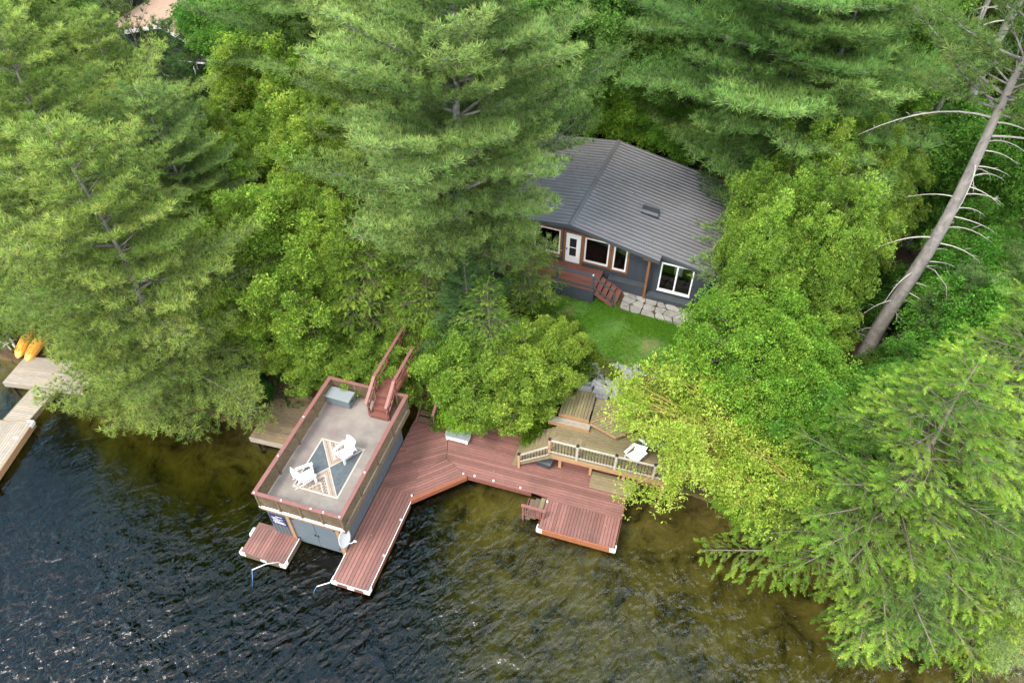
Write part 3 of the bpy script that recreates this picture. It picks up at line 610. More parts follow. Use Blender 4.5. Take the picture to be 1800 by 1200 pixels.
# ---------------------------------------------------------------- things on the boathouse roof
rz = BZ
ru = MB(); ru.box(-1.07, 1.07, -1.34, 1.34, 0, .012)
def tri(mb, pts, z): mb.poly([(x, y, z) for x, y in pts])
ru.mi = 1; ru.poly([(-1.0, -1.24, .0155), (-.02, 0, .0155), (-1.0, 1.24, .0155)][::-1]); ru.poly([(1.0, -1.24, .0155), (1.0, 1.24, .0155), (.02, 0, .0155)])
ru.mi = 2; ru.poly([(-.97, 1.27, .0155), (0, .04, .0155), (.97, 1.27, .0155)][::-1]); ru.poly([(-.97, -1.27, .0155), (.97, -1.27, .0155), (0, -.04, .0155)][::-1])
def chev(k, wd, mi, dash=0):
    for sy in (1, -1):
        for sx in (1, -1):
            y0 = .04 + k; L = (1.25 - y0) / 1.268
            if L <= 0.05: continue
            if not dash:
                pts = [(0, y0), (sx * L, y0 + L * 1.268), (sx * max(L - wd * .8, 0), min(1.25, y0 + L * 1.268)), (0, y0 + wd)]
                ru.mi = mi; ru.poly([(x, y * sy, .0195) for x, y in (pts if sx * sy < 0 else pts[::-1])])
            else:
                n = int(L / .085)
                for i in range(n):
                    x = (i + .5) * L / n; y = y0 + x * 1.268
                    pts = [(sx * (x - .022), y - .03), (sx * (x + .022), y + .03), (sx * (x - .03), y + .05)]
                    ru.mi = mi; ru.poly([(a, c_ * sy, .0195) for a, c_ in (pts if sx * sy < 0 else pts[::-1])])
chev(.16, .022, 3); chev(.34, .09, 0); chev(.46, .03, 3, 1); chev(.58, .03, 3); chev(.64, .03, 3, 1); chev(.74, .06, 0); chev(.83, .03, 3, 1); chev(.92, .025, 3); chev(1.0, .03, 3, 1)
o = ru.build('rug', [M['rugcream'], M['rugdark'], M['rugtan'], M['rugblack']], None, DK.W(1.9, 2.56, rz + .002), DA)
tag(o, 'patterned rug with charcoal and tan triangles laid on the boathouse roof deck', 'rug')
# grey storage box
db = thing('deck_box', 'grey lidded storage box in the far corner of the boathouse roof deck', 'storage box', DK.W(.72, 6.08, rz), DA - R(2))
MB().box(-.60, .60, -.30, .30, .02, .50).build('body', M['boxgrey'], db, bevel=.02)
MB().box(-.63, .63, -.33, .33, .50, .57).build('lid', M['boxtop'], db, bevel=.02)
MB().box(.602, .612, -.10, .10, .26, .34).build('handle', M['black'], db)
# two white slatted chairs
def make_chair():
    r = thing('lounge_chair', 'white slatted lounge chair at the left edge of the patterned rug', 'chair', (0, 0, 0), 0, 'white lounge chairs on the roof deck')
    def slat(mb, a, c_, wd, th=.022, up=(0, 0, 1)): mb.bar(a, c_, wd, th, up)
    b = MB()
    for k in range(6):
        y = .30 - k * .098; z = .36 - k * .028; b.box(-.27, .27, y - .044, y + .044, z - .022, z)
    b.build('seat', M['white'], r)
    b = MB()
    for k in range(6):
        x = -.235 + k * .094; h = .80 - .55 * (x * x) * 4 * .5; up = np.array((0, -.42, .92))
        p = np.array((x * .92, -.20, .20)); q = p + up * h + np.array((x * .15, 0, 0)); b.bar(p, q, .086, .02, up=np.array((0, 1, .4)))
    b.bar((-.26, -.335, .46), (.26, -.335, .46), .03, .06); b.bar((-.27, -.465, .76), (.27, -.465, .76), .03, .06)
    b.build('backrest', M['white'], r)
    for sx in (-1, 1):
        MB().box(min(sx*.27, sx*.41), max(sx*.27, sx*.41), -.36, .40, .53, .553).build('armrest', M['white'], r, bevel=.006)
        MB().box(min(sx*.30, sx*.33), max(sx*.30, sx*.33), .26, .37, 0, .53).build('leg', M['white'], r)
        b = MB(); b.hexa([(sx*.275 - .012, -.62, 0), (sx*.275 + .012, -.62, 0), (sx*.275 + .012, -.48, 0), (sx*.275 - .012, -.48, 0)], [(sx*.275 - .012, .28, .24), (sx*.275 + .012, .28, .24), (sx*.275 + .012, .33, .335), (sx*.275 - .012, .33, .335)])
        b.build('leg', M['white'], r)
        MB().bar((sx*.335, -.30, .528), (sx*.335, -.44, .30), .03, .06).build('arm_brace', M['white'], r)
    return r
ch = make_chair(); s, t = 1.30, 1.72
ch.location = DK.W(s, t, rz + .015); ch.rotation_euler = (0, 0, DA - R(48)); ch.scale = (.97,) * 3
dup(ch, DK.W(2.33, 3.28, rz + .015), DA + R(158), 'white slatted lounge chair at the far right corner of the patterned rug', (.97,) * 3)

# bridge and steps from the bank on to the roof deck
br = thing('footbridge', 'red brown footbridge with handrails stepping down on to the boathouse roof deck', 'footbridge', DK.W(2.84, 5.62, rz), DA)
for k in range(4):
    y = k * .25; z = .19 * (k + 1)
    MB().box(-.41, .41, y, y + .28, z - .04, z).build('tread', M['stair'], br); MB().box(-.40, .40, y + .012, y + .03, z - .19, z - .04).build('riser', M['stair'], br)
b = MB(); planks_s(b, -.42, .42, 1.02, 6.2, .76, w=.13); b.build('decking', M['stair'], br)
for sx in (-1, 1):
    b = MB(); b.bar((sx*.42, .02, .02), (sx*.42, 1.0, .66), .045, .22); b.bar((sx*.42, 1.0, .66), (sx*.42, 6.2, .66), .045, .2); b.build('stringer', M['stair'], br)
    for y, z0, z1 in ((.06, 0, 1.0), (1.05, .5, 1.66), (2.4, .5, 1.64), (3.9, .5, 1.64), (5.4, .5, 1.64)):
        if sx > 0 and y > 3: continue
        MB().box(min(sx*.44, sx*.53), max(sx*.44, sx*.53), y, y + .09, z0, z1).build('post', M['stair'], br)
    e = 5.4 if sx < 0 else 3.2
    b = MB(); b.bar((sx*.49, -.05, 1.0), (sx*.49, 1.05, 1.68), .14, .04); b.build('handrail', M['rail'], br)
    b = MB(); b.bar((sx*.49, 1.05, 1.68), (sx*.49, e, 1.68), .14, .04); b.build('handrail', M['rail'], br)
    b = MB(); b.bar((sx*.47, 0, .55), (sx*.47, 1.05, 1.22), .04, .12); b.bar((sx*.47, 1.05, 1.22), (sx*.47, e, 1.22), .04, .12); b.build('mid_rail', M['stair'], br)
# side stair from the main dock up behind the boathouse
st = thing('side_stair', 'dark brown stair with a single handrail behind the boathouse', 'stair', DK.W(4.2, 7.4, DZ), DA)
for k in range(9):
    y = .1 + k * .27; z = .2 * (k + 1); MB().box(-.42, .42, y, y + .27, z - .04, z).build('tread', M['brownwood'], st)
MB().bar((.46, 0, .05), (.46, 2.6, 1.9), .05, .24).build('stringer', M['stair'], st); MB().bar((-.46, 0, .05), (-.46, 2.6, 1.9), .05, .24).build('stringer', M['stair'], st)
for y, z in ((0, 1.15), (1.3, 2.1), (2.5, 2.9)): MB().box(.5, .58, y, y + .08, .0 + z - 1.1, z).build('post', M['brownwood'], st)
MB().bar((.54, -.1, 1.1), (.54, 2.7, 3.05), .12, .05).build('handrail', M['stair'], st); MB().bar((.54, -.1, .7), (.54, 2.7, 2.65), .04, .1).build('mid_rail', M['stair'], st)
# mossy old dock left of the boathouse
od = thing('old_dock', 'mossy brown plank dock half hidden left of the boathouse', 'dock', DK.W(-3.8, 4.25, 0), DA + R(2))
b = MB(); planks_s(b, 0, 2.9, .03, 3.2, .42, w=.15); b.build('decking', M['mossdock'], od)
b = MB(); b.box(0, 2.9, -.01, .025, .12, .43); b.build('side_board', M['greywood'], od)
for x in (.2, 1.6): MB().box(x, x + .1, .1, .2, -.9, .38).build('pile', M['brownwood'], od)
# white chest on the dock
wc = thing('white_chest', 'small white wooden chest on the dock under the leafy bushes', 'chest', DK.W(6.05, 7.18, DZ), DA)
MB().box(-.56, .56, -.25, .25, .06, .36).build('body', M['whitepaint'], wc, bevel=.008)
MB().box(-.60, .60, -.29, .29, .36, .40).build('lid', M['boxtop'], wc, bevel=.008)
for x in (-.53, .45):
    for y in (-.24, .16): MB().box(x, x + .08, y, y + .08, 0, .06).build('leg', M['whitepaint'], wc)
# grey bin under the steps
bi = thing('storage_bin', 'charcoal storage bin with a littered lid under the mossy wooden steps', 'bin', DK.W(10.48, 7.02, DZ), DA - R(6))
MB().hexa([(-.30, -.28, 0), (.30, -.28, 0), (.30, .28, 0), (-.30, .28, 0)], [(-.35, -.33, .42), (.35, -.33, .42), (.35, .33, .42), (-.35, .33, .42)]).build('body', M['charcoal'], bi, bevel=.015)
MB().box(-.39, .39, -.37, .37, .42, .49).build('lid', mat('littered_lid', (.075, .09, .095), .6, .2, 5, second=(.14, .11, .05), sec_scale=9, sec_range=(.58, .64)), bi, bevel=.015)
# wooden steps up to the terrace
ws = thing('wooden_steps', 'mossy wooden steps with a pale handrail climbing from the dock to the terrace', 'steps', DK.W(8.98, 6.48, DZ), DA)
for k in range(9):
    z = .16 * (k + 1); MB().box(.06 + k * .205, .06 + k * .205 + .178, .02 + .02 * k, 1.75, z - .045, z).build('tread', M['oldwood'], ws)
MB().bar((.05, .03, .0), (1.9, .03, 1.42), .05, .22).build('stringer', M['oldwood_s'], ws); MB().bar((.05, 1.7, .0), (1.9, 1.7, 1.42), .05, .22).build('stringer', M['oldwood_s'], ws)
MB().box(.32, .42, -.10, .0, 0, 1.02).build('post', M['tanpost'], ws); MB().box(.30, .44, -.12, .02, 1.02, 1.06).build('post_cap', M['black'], ws)
MB().bar((.42, -.05, .98), (1.72, -.05, 2.12), .06, .07).build('handrail', M['palerail'], ws); MB().bar((.42, -.05, .50), (1.72, -.05, 1.55), .05, .06).build('bottom_rail', M['palerail'], ws)
for k in range(9):
    x = .52 + k * .135; MB().box(x, x + .025, -.065, -.04, .50 + (x - .42) * .82, .96 + (x - .42) * .87).build('baluster', M['black'], ws)
# terrace
TZ = 1.92
te = thing('terrace', 'mossy wooden terrace with pale railings above the dock', 'terrace', DK.W(10.72, 6.55, 0), DA)
b = MB(); planks_s(b, 0, 5.7, .0, 2.35, TZ, w=.142); b.build('decking', M['oldwood_s'], te)
b = MB(); planks_t(b, .75, 1.5, .42, 1.25, TZ + .012, th=.01); b.build('hatch', M['oldwood'], te)
b = MB(); b.box(-.03, 5.7, -.05, -.005, TZ - .24, TZ + .0); b.box(-.05, -.01, -.005, 2.3, TZ - .24, TZ - .04); b.build('rim_board', M['beam'], te)
b = MB(); b.box(.35, 5.6, .62, .68, DZ, TZ - .24); b.build('skirt', M['stair'], te)
b = MB(); planks_t(b, 1.0, 2.1, .59, .615, TZ - .55, th=.5); b.build('vent_slats', M['oldwood'], te)
for x in (.4, 1.86, 3.4, 5.2): MB().box(x, x + .13, .42, .55, DZ - .1 if x < 3.5 else -.5, TZ - .06).build('support_post', M['tanpost'], te)
px = (0.0, 1.28, 3.02, 4.72, 5.62)
for i, x in enumerate(px):
    MB().box(x - .05, x + .05, .0, .1, TZ, TZ + 1.0).build('post', M['tanpost'] if i == 0 else M['palerail'], te); MB().box(x - .065, x + .065, -.015, .115, TZ + 1.0, TZ + 1.05).build('post_cap', M['black'], te)
for i in range(4):
    x0, x1 = px[i] + .05, px[i + 1] - .05
    MB().box(x0, x1, .015, .085, TZ + .90, TZ + .96).build('top_rail', M['palerail'], te); MB().box(x0, x1, .02, .08, TZ + .10, TZ + .15).build('bottom_rail', M['palerail'], te)
    b = MB(); n = int((x1 - x0) / .135)
    for k in range(n):
        x = x0 + (k + .5) * (x1 - x0) / n; b.box(x - .012, x + .012, .038, .062, TZ + .15, TZ + .90)
    b.build('baluster_row', M['black'], te)
# low wooden box step under the terrace, on the dock
lb = MB(); planks_s(lb, 0, 1.95, 0, .78, .26, w=.15); lb.box(0.01, 1.94, .01, .76, 0, .22)
tag(lb.build('low_bench', M['oldwood_s'], None, DK.W(12.75, 6.3, DZ), DA), 'low mossy bench on the dock under the terrace', 'bench')
# stepped platforms between the terrace and the rock wall
pf = thing('step_platform', 'wide box step of lengthwise planks at the back of the terrace', 'step', DK.W(10.75, 8.35, TZ), DA)
b = MB(); planks_t(b, -.1, 1.35, .30, 2.1, .42); b.build('upper_tread', M['oldwood'], pf); MB().box(-.1, 1.35, .26, .295, .0, .41).build('riser', M['beam'], pf)
b = MB(); planks_s(b, -.5, 1.45, -.10, .25, .21, w=.115); b.build('lower_tread', M['greywood'], pf); MB().box(-.5, 1.45, -.135, -.105, 0, .2).build('riser', M['beam'], pf)
pg = thing('angled_platform', 'angled mossy plank platform right of the wide box step', 'platform', DK.W(12.14, 8.62, TZ + .20), DA)
b = MB(); planks_poly(b, [(.02, -.1), (1.35, -.55), (2.3, .4), (1.2, 1.5), (.02, 1.5)], R(40), .16, th=.06); b.build('decking', M['oldwood_s'], pg)
b = MB(); b.bar((.02, -.12, .13), (1.35, -.57, .13), .035, .12); b.bar((1.35, -.57, .13), (2.32, .4, .13), .035, .12); b.bar((.05, -.05, .175), (1.25, .95, .175), .06, .02); b.build('rim_board', M['beam'], pg)
# white garden chair and a dark grill standing on the terrace, seen through the willow
wch = dup(ch, DK.W(14.5, 7.4, TZ), DA + R(150), 'white slatted chair on the terrace under the pale willow', (.95,) * 3); wch['group'] = 'terrace furniture'
gr = thing('grill', 'dark hooded grill on the terrace under the pale willow', 'grill', DK.W(15.3, 7.9, TZ), DA)
MB().box(-.4, .4, -.25, .25, .5, .82).build('firebox', M['black'], gr, bevel=.02)
b = MB(); n = 8
for k in range(n):
    a0, a1 = math.pi * k / n, math.pi * (k + 1) / n
    b.hexa([(-.4, .25*math.cos(a0), .83 + .2*math.sin(a0)), (.4, .25*math.cos(a0), .83 + .2*math.sin(a0)), (.4, 0, .83), (-.4, 0, .83)], [(-.4, .25*math.cos(a1), .83 + .2*math.sin(a1)), (.4, .25*math.cos(a1), .83 + .2*math.sin(a1)), (.4, .01, .84), (-.4, .01, .84)])
b.build('hood', M['charcoal'], gr)
for x in (-.36, .32):
    for y in (-.22, .18): MB().box(x, x + .04, y, y + .04, 0, .5).build('leg', M['black'], gr)
MB().box(-.85, -.42, -.22, .22, .74, .78).build('side_shelf', M['charcoal'], gr)

# mooring whips
def whip(name, label, pts, rope):
    r = thing(name, label, 'mooring pole', pts[0]); p0 = np.array(pts[0])
    MB().tube([np.array(p) - p0 for p in pts], .022, 6).build('pole', M['whitepaint'], r, smooth=True)
    MB().tube([np.array(p) - p0 for p in rope], .014, 5).build('rope', M['blue'], r, smooth=True)
A = DK.W(1.05, -1.15, DZ + .02); Bp = (*at(443, 1001, .9), .9)
whip('mooring_whip', 'long white mooring pole trailing a blue rope off the short finger dock', [A, (A[0]*.55 + Bp[0]*.45, A[1]*.55 + Bp[1]*.45, .82), Bp], [Bp, (*at(444, 1016, .4), .4), (*at(443, 1033, -.05), -.05)])
A = DK.W(3.72, -1.2, DZ + .03); Bp = (*at(557, 1030, .5), .5)
whip('mooring_whip', 'short white mooring pole off the near end of the long walkway', [A, Bp], [Bp, (*at(553, 1036, .1), .1), (*at(551, 1044, -.05), -.05)])

# ---------------------------------------------------------------- neighbour's grey docks
NB = Frame(*at(5, 672, .4), 8)
nd = thing('grey_dock', 'bleached grey plank platform below the yellow boats', 'dock', NB.W(0, 0, 0), -NB.a)
b = MB(); planks_s(b, 0, 2.9, .02, 1.95, .42, w=.14); planks_t(b, 2.91, 4.5, .02, 1.95, .42); b.build('decking', M['greywood'], nd)
b = MB(); b.box(0, 4.5, -.03, .015, .1, .425); b.build('side_board', M['greywood'], nd)
for x in (.2, 2.2, 4.2): MB().box(x, x + .12, .05, .17, -1.2, .38).build('pile', M['brownwood'], nd)
N2 = Frame(*at(6, 737, .4), 11)
nd = thing('gangway', 'narrow grey plank gangway joining the two grey docks', 'gangway', N2.W(0, 0, 0), -N2.a)
b = MB(); planks_s(b, 0, 1.28, .0, 2.22, .40, w=.14); b.build('decking', M['greywood'], nd); b = MB(); b.box(1.285, 1.32, 0, 2.2, .12, .405); b.box(-.04, -.005, 0, 2.2, .12, .405); b.build('side_board', M['oldwood'], nd)
N3 = Frame(*at(58, 741, .4), 3)
nd = thing('grey_dock', 'wide grey plank dock with white corners at the left edge of the photo', 'dock', N3.W(0, 0, 0), -N3.a)
b = MB(); planks_t(b, -3.6, 0, -5.6, -.03, .42, w=.145); b.build('decking', M['greywood'], nd)
b = MB(); b.box(.0, .04, -5.6, 0, .08, .425); b.box(-3.6, 0, -.025, .01, .08, .425); b.build('side_board', M['beam'], nd)
b = MB(); b.box(-.3, .05, -.02, .06, .25, .45); b.box(.0, .06, -.3, -.02, .25, .45); b.build('corner_bumper', M['white'], nd, bevel=.015); b = MB(); b.box(-.38, -.12, -1.1, -.98, .421, .47); b.build('cleat', M['white'], nd, bevel=.02)

# ---------------------------------------------------------------- yellow boats upside down on the bank
def hull():
    r = thing('upturned_boat', 'yellow ribbed boat lying upside down by the grey platform, nearest the water', 'boat', (0, 0, 0), 0, 'yellow boats on the bank')
    b = MB(); n = 22; K = 17
    for i in range(n):
        u = i / (n - 1); y = -1.35 + 2.7 * u; wd = .30 * (1 - abs(2*u - 1) ** 3.2) ** .6 + .03; hh = .26 * (1 - abs(2*u - 1) ** 4) ** .7 + .02
        for k in range(K):
            a = math.pi * k / (K - 1); x = -wd * math.cos(a); z = hh * math.sin(a) ** .55 + (.02 if k in (4, 8, 12) else 0)
            b.v.append((x, y, z))
    for i in range(n - 1):
        for k in range(K - 1): b.f.append([i*K + k, (i+1)*K + k, (i+1)*K + k + 1, i*K + k + 1]); b.m.append(0)
    b.f.append(list(range(K))); b.f.append([(n-1)*K + k for k in range(K)][::-1]); b.m += [0, 0]
    b.build('hull', M['yellow'], r, smooth=True)
    for x in (-.15, 0, .15): MB().bar((x, -1.05, .262), (x, 1.05, .262), .035, .03).build('keel_rib', M['yellow'], r, bevel=.008)
    return r
hb = hull(); x, y = at(42, 604, .5); hb.location = (x, y + .35, .46); hb.rotation_euler = (R(4), 0, R(4))
x, y = at(68, 598, .7); d2 = dup(hb, (x, y, .55), R(-3), 'yellow ribbed boat lying upside down, partly under the pine boughs'); d2.rotation_euler = (R(5), R(8), R(-5))
# drift wood
r = thing('driftwood', 'bleached driftwood logs on the bank beside the yellow boats', 'driftwood', (*at(18, 598, .5), g(*at(18, 598, .5)) + .05))
for i, (p, q, a) in enumerate((((-.5, .5, .2), (.5, -.5, .1), .11), ((-.7, .1, .1), (.4, -.7, .15), .06), ((-.1, -.6, .25), (.3, .3, .12), .05), ((-.5, -.3, .3), (.1, -.2, .2), .035))):
    MB().tube([p, np.array(p)*.5 + np.array(q)*.5 + (0, .05, .05), q], [a, a*.9, a*.5], 7).build('log', M['deadwood'], r, smooth=True)

# ---------------------------------------------------------------- house
HA = -HO.a; ho = thing('cottage', 'charcoal sided cottage with a grey ribbed metal roof above the lawn', 'house', HO.W(0, 0, 0), HA)
RS, RZH, SR, SL = .30, 7.52, .195, .11                 # ridge position, ridge height, right and left slopes
S0, S1, TB = -4.3, 7.55, 8.0                           # wall extents, back wall
def roofz(s): return RZH - SR * (s - RS) if s > RS else RZH - SL * (RS - s)
holes = [(-1.75, -.32, 5.12, 6.66), (-.01, .80, 4.78, 6.60), (1.02, 2.31, 5.06, 6.58), (2.56, 3.27, 4.99, 6.50), (5.03, 6.69, 4.42, 6.17)]
ss_ = sorted({S0, S1, RS} | {h[0] for h in holes} | {h[1] for h in holes}); zs_ = sorted({3.8} | {h[2] for h in holes} | {h[3] for h in holes})
b = MB()
for i in range(len(ss_) - 1):
    a0, a1 = ss_[i], ss_[i + 1]; mid = (a0 + a1) / 2; hs = [h for h in holes if h[0] <= mid <= h[1]]
    top0, top1 = roofz(a0) - .1, roofz(a1) - .1
    if hs:
        h = hs[0]; b.box(a0, a1, 0, .14, 3.8, h[2]); b.hexa([(a0, 0, h[3]), (a1, 0, h[3]), (a1, .14, h[3]), (a0, .14, h[3])], [(a0, 0, top0), (a1, 0, top1), (a1, .14, top1), (a0, .14, top0)])
    else:
        b.hexa([(a0, 0, 3.8), (a1, 0, 3.8), (a1, .14, 3.8), (a0, .14, 3.8)], [(a0, 0, top0), (a1, 0, top1), (a1, .14, top1), (a0, .14, top0)])
for s in np.arange(S0 + .1, S1 - .05, .155):            # battens
    if any(h[0] - .14 < s < h[1] + .14 for h in holes): 
        h = [h for h in holes if h[0] - .14 < s < h[1] + .14][0]; b.box(s, s + .03, -.016, 0, 3.8, h[2] - .12); continue
    b.box(s, s + .03, -.016, 0, 3.8, roofz(s) - .14)
for s0, s1 in ((S0, S0 + .14), (S1 - .14, S1)):
    z = roofz(s0 if s0 < 0 else s1) - .1; b.box(s0, s1, .14, TB, 3.8, z)
b.hexa([(S0, TB, 3.8), (RS, TB, 3.8), (RS, TB + .14, 3.8), (S0, TB + .14, 3.8)], [(S0, TB, roofz(S0) - .1), (RS, TB, RZH - .1), (RS, TB + .14, RZH - .1), (S0, TB + .14, roofz(S0) - .1)])
b.hexa([(RS, TB, 3.8), (S1, TB, 3.8), (S1, TB + .14, 3.8), (RS, TB + .14, 3.8)], [(RS, TB, RZH - .1), (S1, TB, roofz(S1) - .1), (S1, TB + .14, roofz(S1) - .1), (RS, TB + .14, RZH - .1)])
b.build('wall', M['charcoal'], ho)
# rooms behind the windows
b = MB(); b.box(S0 + .14, 4.3, .14, 5.0, 4.70, 4.76); b.build('floor', M['woodfloor'], ho); MB().box(4.36, S1 - .14, .14, 5.0, 4.1, 4.16).build('floor', M['woodfloor'], ho)
b = MB(); b.hexa([(S0 + .14, 5.0, 4.0), (S1 - .14, 5.0, 4.0), (S1 - .14, 5.06, 4.0), (S0 + .14, 5.06, 4.0)], [(S0 + .14, 5.0, 6.6), (S1 - .14, 5.0, 5.95), (S1 - .14, 5.06, 5.95), (S0 + .14, 5.06, 6.6)]); b.box(4.3, 4.36, .14, 5.0, 4.0, 6.4); b.build('inner_wall', M['interior'], ho)
# roof with its ribs
ro = None
def slab(mb, s0, s1, t0, t1, th=.09, dz=0):
    z0, z1 = roofz(s0) + dz, roofz(s1) + dz
    mb.hexa([(s0, t0, z0 - th), (s1, t0, z1 - th), (s1, t1, z1 - th), (s0, t1, z0 - th)], [(s0, t0, z0), (s1, t0, z1), (s1, t1, z1), (s0, t1, z0)])
b = MB(); slab(b, RS, 4.97, -.55, TB + .4); slab(b, 4.97, 7.95, -.05, TB + .4); slab(b, -4.9, RS, -.55, TB + .4)
ro = b.build('roof', M['roofmetal'], ho)
b = MB(); t = -.50
while t < TB + .35:
    for s0, s1 in (((RS + .12, 4.97) if t < -.02 else (RS + .12, 7.95)), (-4.9, RS - .12)):
        z0, z1 = roofz(s0), roofz(s1); b.hexa([(s0, t - .021, z0), (s1, t - .021, z1), (s1, t + .021, z1), (s0, t + .021, z0)], [(s0, t - .009, z0 + .032), (s1, t - .009, z1 + .032), (s1, t + .009, z1 + .032), (s0, t + .009, z0 + .032)])
    t += .30
b.build('roof_rib', M['ribmetal'], ro)
b = MB(); b.hexa([(RS - .16, -.57, RZH - .02), (RS + .16, -.57, RZH - .03), (RS + .16, TB + .42, RZH - .03), (RS - .16, TB + .42, RZH - .02)], [(RS - .03, -.57, RZH + .045), (RS + .03, -.57, RZH + .045), (RS + .03, TB + .42, RZH + .045), (RS - .03, TB + .42, RZH + .045)])
b.build('ridge_cap', M['roofmetal'], ro)
b = MB()
def rake(s0, s1, t, w=.04, h=.17): b.hexa([(s0, t - w, roofz(s0) - h), (s1, t - w, roofz(s1) - h), (s1, t, roofz(s1) - h), (s0, t, roofz(s0) - h)], [(s0, t - w, roofz(s0) + .012), (s1, t - w, roofz(s1) + .012), (s1, t, roofz(s1) + .012), (s0, t, roofz(s0) + .012)])
rake(RS, 4.97, -.552); rake(4.99, 7.95, -.052); rake(-4.9, RS, -.552); b.box(7.952, 8.02, -.05, TB + .4, roofz(7.95) - .13, roofz(7.95) - .01)
b.build('rake_trim', M['charcoal_trim'], ro)
# roof light with its curb
sl = MB(); s0, s1, t0, t1 = 3.15, 4.05, 2.55, 3.15
sl.hexa([(s0, t0, roofz(s0)), (s1, t0, roofz(s1)), (s1, t1, roofz(s1)), (s0, t1, roofz(s0))], [(s0, t0, roofz(s0) + .16), (s1, t0, roofz(s1) + .22), (s1, t1, roofz(s1) + .22), (s0, t1, roofz(s0) + .16)])
sk = sl.build('roof_hatch', M['charcoal'], ho); b = MB(); b.hexa([(s0 - .05, t0 - .08, roofz(s0) + .16), (s1 + .03, t0 - .08, roofz(s1) + .22), (s1 + .03, t0 + .12, roofz(s1) + .225), (s0 - .05, t0 + .12, roofz(s0) + .165)], [(s0 - .05, t0 - .08, roofz(s0) + .20), (s1 + .03, t0 - .08, roofz(s1) + .26), (s1 + .03, t0 + .12, roofz(s1) + .265), (s0 - .05, t0 + .12, roofz(s0) + .205)]); b.build('flashing', M['ribmetal'], sk)
# windows and the door
def frame(mb, x0, x1, z0, z1, w, y0, y1): mb.box(x0, x1, y0, y1, z0, z0 + w); mb.box(x0, x1, y0, y1, z1 - w, z1); mb.box(x0, x0 + w, y0, y1, z0 + w, z1 - w); mb.box(x1 - w, x1, y0, y1, z0 + w, z1 - w)
for i, (x0, x1, z0, z1) in enumerate(holes):
    if i == 1: continue
    b = MB(); frame(b, x0, x1, z0, z1, .07, -.03, .10); wn = b.build('window', M['whitepaint'], ho)
    b = MB(); b.box(x0 + .07, x1 - .07, .03, .045, z0 + .07, z1 - .07); b.build('pane', M['glass'], wn)
    if i == 4:
        mid = (x0 + x1) / 2; MB().box(mid - .04, mid + .04, -.02, .09, z0 + .07, z1 - .07).build('mullion', M['whitepaint'], wn); MB().box(mid + .06, mid + .26, .055, .09, z0 + .08, z1 - .08).build('curtain', M['curtain'], wn); MB().box(mid - .16, mid - .06, .055, .09, z0 + .08, z1 - .08).build('curtain', M['curtain'], wn)
        MB().box(x0 - .02, x1 + .02, -.05, -.032, z0 - .05, z0 + .01).build('sill', M['whitepaint'], wn)
    else:
        b = MB(); frame(b, x0 - .11, x1 + .11, z0 - .12, z1 + .10, .10, -.028, -.001); b.build('casing', M['cedartrim'], wn)
b = MB(); frame(b, -.13, .92, 4.66, 6.72, .11, -.028, -.001); b.build('door_casing', M['cedartrim'], ho)
b = MB(); b.box(.0, .79, -.02, .03, 4.79, 6.59); dr = b.build('door', M['whitepaint'], ho, bevel=.006)
dpan = mat('dark_door_glass', (.02, .024, .026), .12, .1, spec=.6)
for z0, z1 in ((5.22, 5.72), (5.78, 6.32)): MB().box(.2, .58, -.0265, -.021, z0, z1).build('pane', dpan, dr)
b = MB(); frame(b, .16, .62, 5.17, 6.37, .045, -.034, -.0205); b.build('moulding', M['white'], dr); MB().box(.05, .09, -.06, -.021, 5.55, 5.68).build('handle', M['black'], dr)
b = MB(); b.box(4.42, 4.54, -.46, -.34, 3.9, roofz(4.5) - .12); b.bar((4.48, -.34, 6.2), (4.48, .0, 6.2), .1, .14); b.bar((4.15, -.4, roofz(4.5) - .25), (4.9, -.4, roofz(4.5) - .28), .08, .16); b.build('roof_post', M['cedartrim'], ho)
b = MB(); b.box(2.5, 4.4, -.36, -.018, 3.8, 4.56); b.box(4.56, 6.9, -.42, -.018, 3.7, 4.16); b.build('plinth', M['charcoal'], ho); b = MB(); b.box(2.48, 4.41, -.40, -.018, 4.56, 4.61); b.box(4.56, 6.92, -.44, -.018, 4.16, 4.2); b.build('ledge', M['charcoal_trim'], ho)
# veranda
va = thing('veranda', 'red brown veranda with a charcoal railing and steps before the white door', 'veranda', HO.W(0, 0, 0), HA); VZ = 4.74
b = MB(); planks_s(b, -4.3, 2.15, -1.78, -.03, VZ, w=.14); b.build('decking', M['decking'], va)
b = MB(); b.box(-4.3, 2.12, -1.82, -1.785, 3.85, VZ - .005); b.box(2.12, 2.155, -1.78, -.05, 3.9, VZ - .04); b.box(-4.34, -4.3, -1.82, 0, 3.85, VZ); b.build('skirt', M['charcoal'], va)
for x in (-3.6, -2.3, -1.1, .1, 1.98): MB().box(x, x + .11, -1.76, -1.65, VZ, VZ + .88).build('post', M['charcoal_trim'], va)
for x0, x1 in ((-3.49, -2.3), (-2.19, -1.1), (-.99, .1), (.21, 1.98)): MB().box(x0, x1, -1.735, -1.675, VZ + .12, VZ + .18).build('bottom_rail', M['charcoal_trim'], va)
MB().box(-3.6, 2.12, -1.79, -1.62, VZ + .88, VZ + .93).build('top_rail', M['charcoal_trim'], va); MB().tube([(2.03, -1.70, VZ + .93), (2.03, -1.70, VZ + .99)], .04, 8).build('post_light', M['white'], va)
for k in range(4): MB().box(2.17 + k*.29, 2.17 + k*.29 + .26, -1.62, -.42, VZ - .17*(k+1) - .045, VZ - .17*(k+1) + .0).build('tread', M['decking'], va)
MB().bar((2.16, -1.66, VZ - .2), (3.36, -1.66, VZ - .86), .05, .2).build('stringer', M['decking'], va); MB().bar((2.16, -.38, VZ - .2), (3.36, -.38, VZ - .86), .05, .2).build('stringer', M['decking'], va)
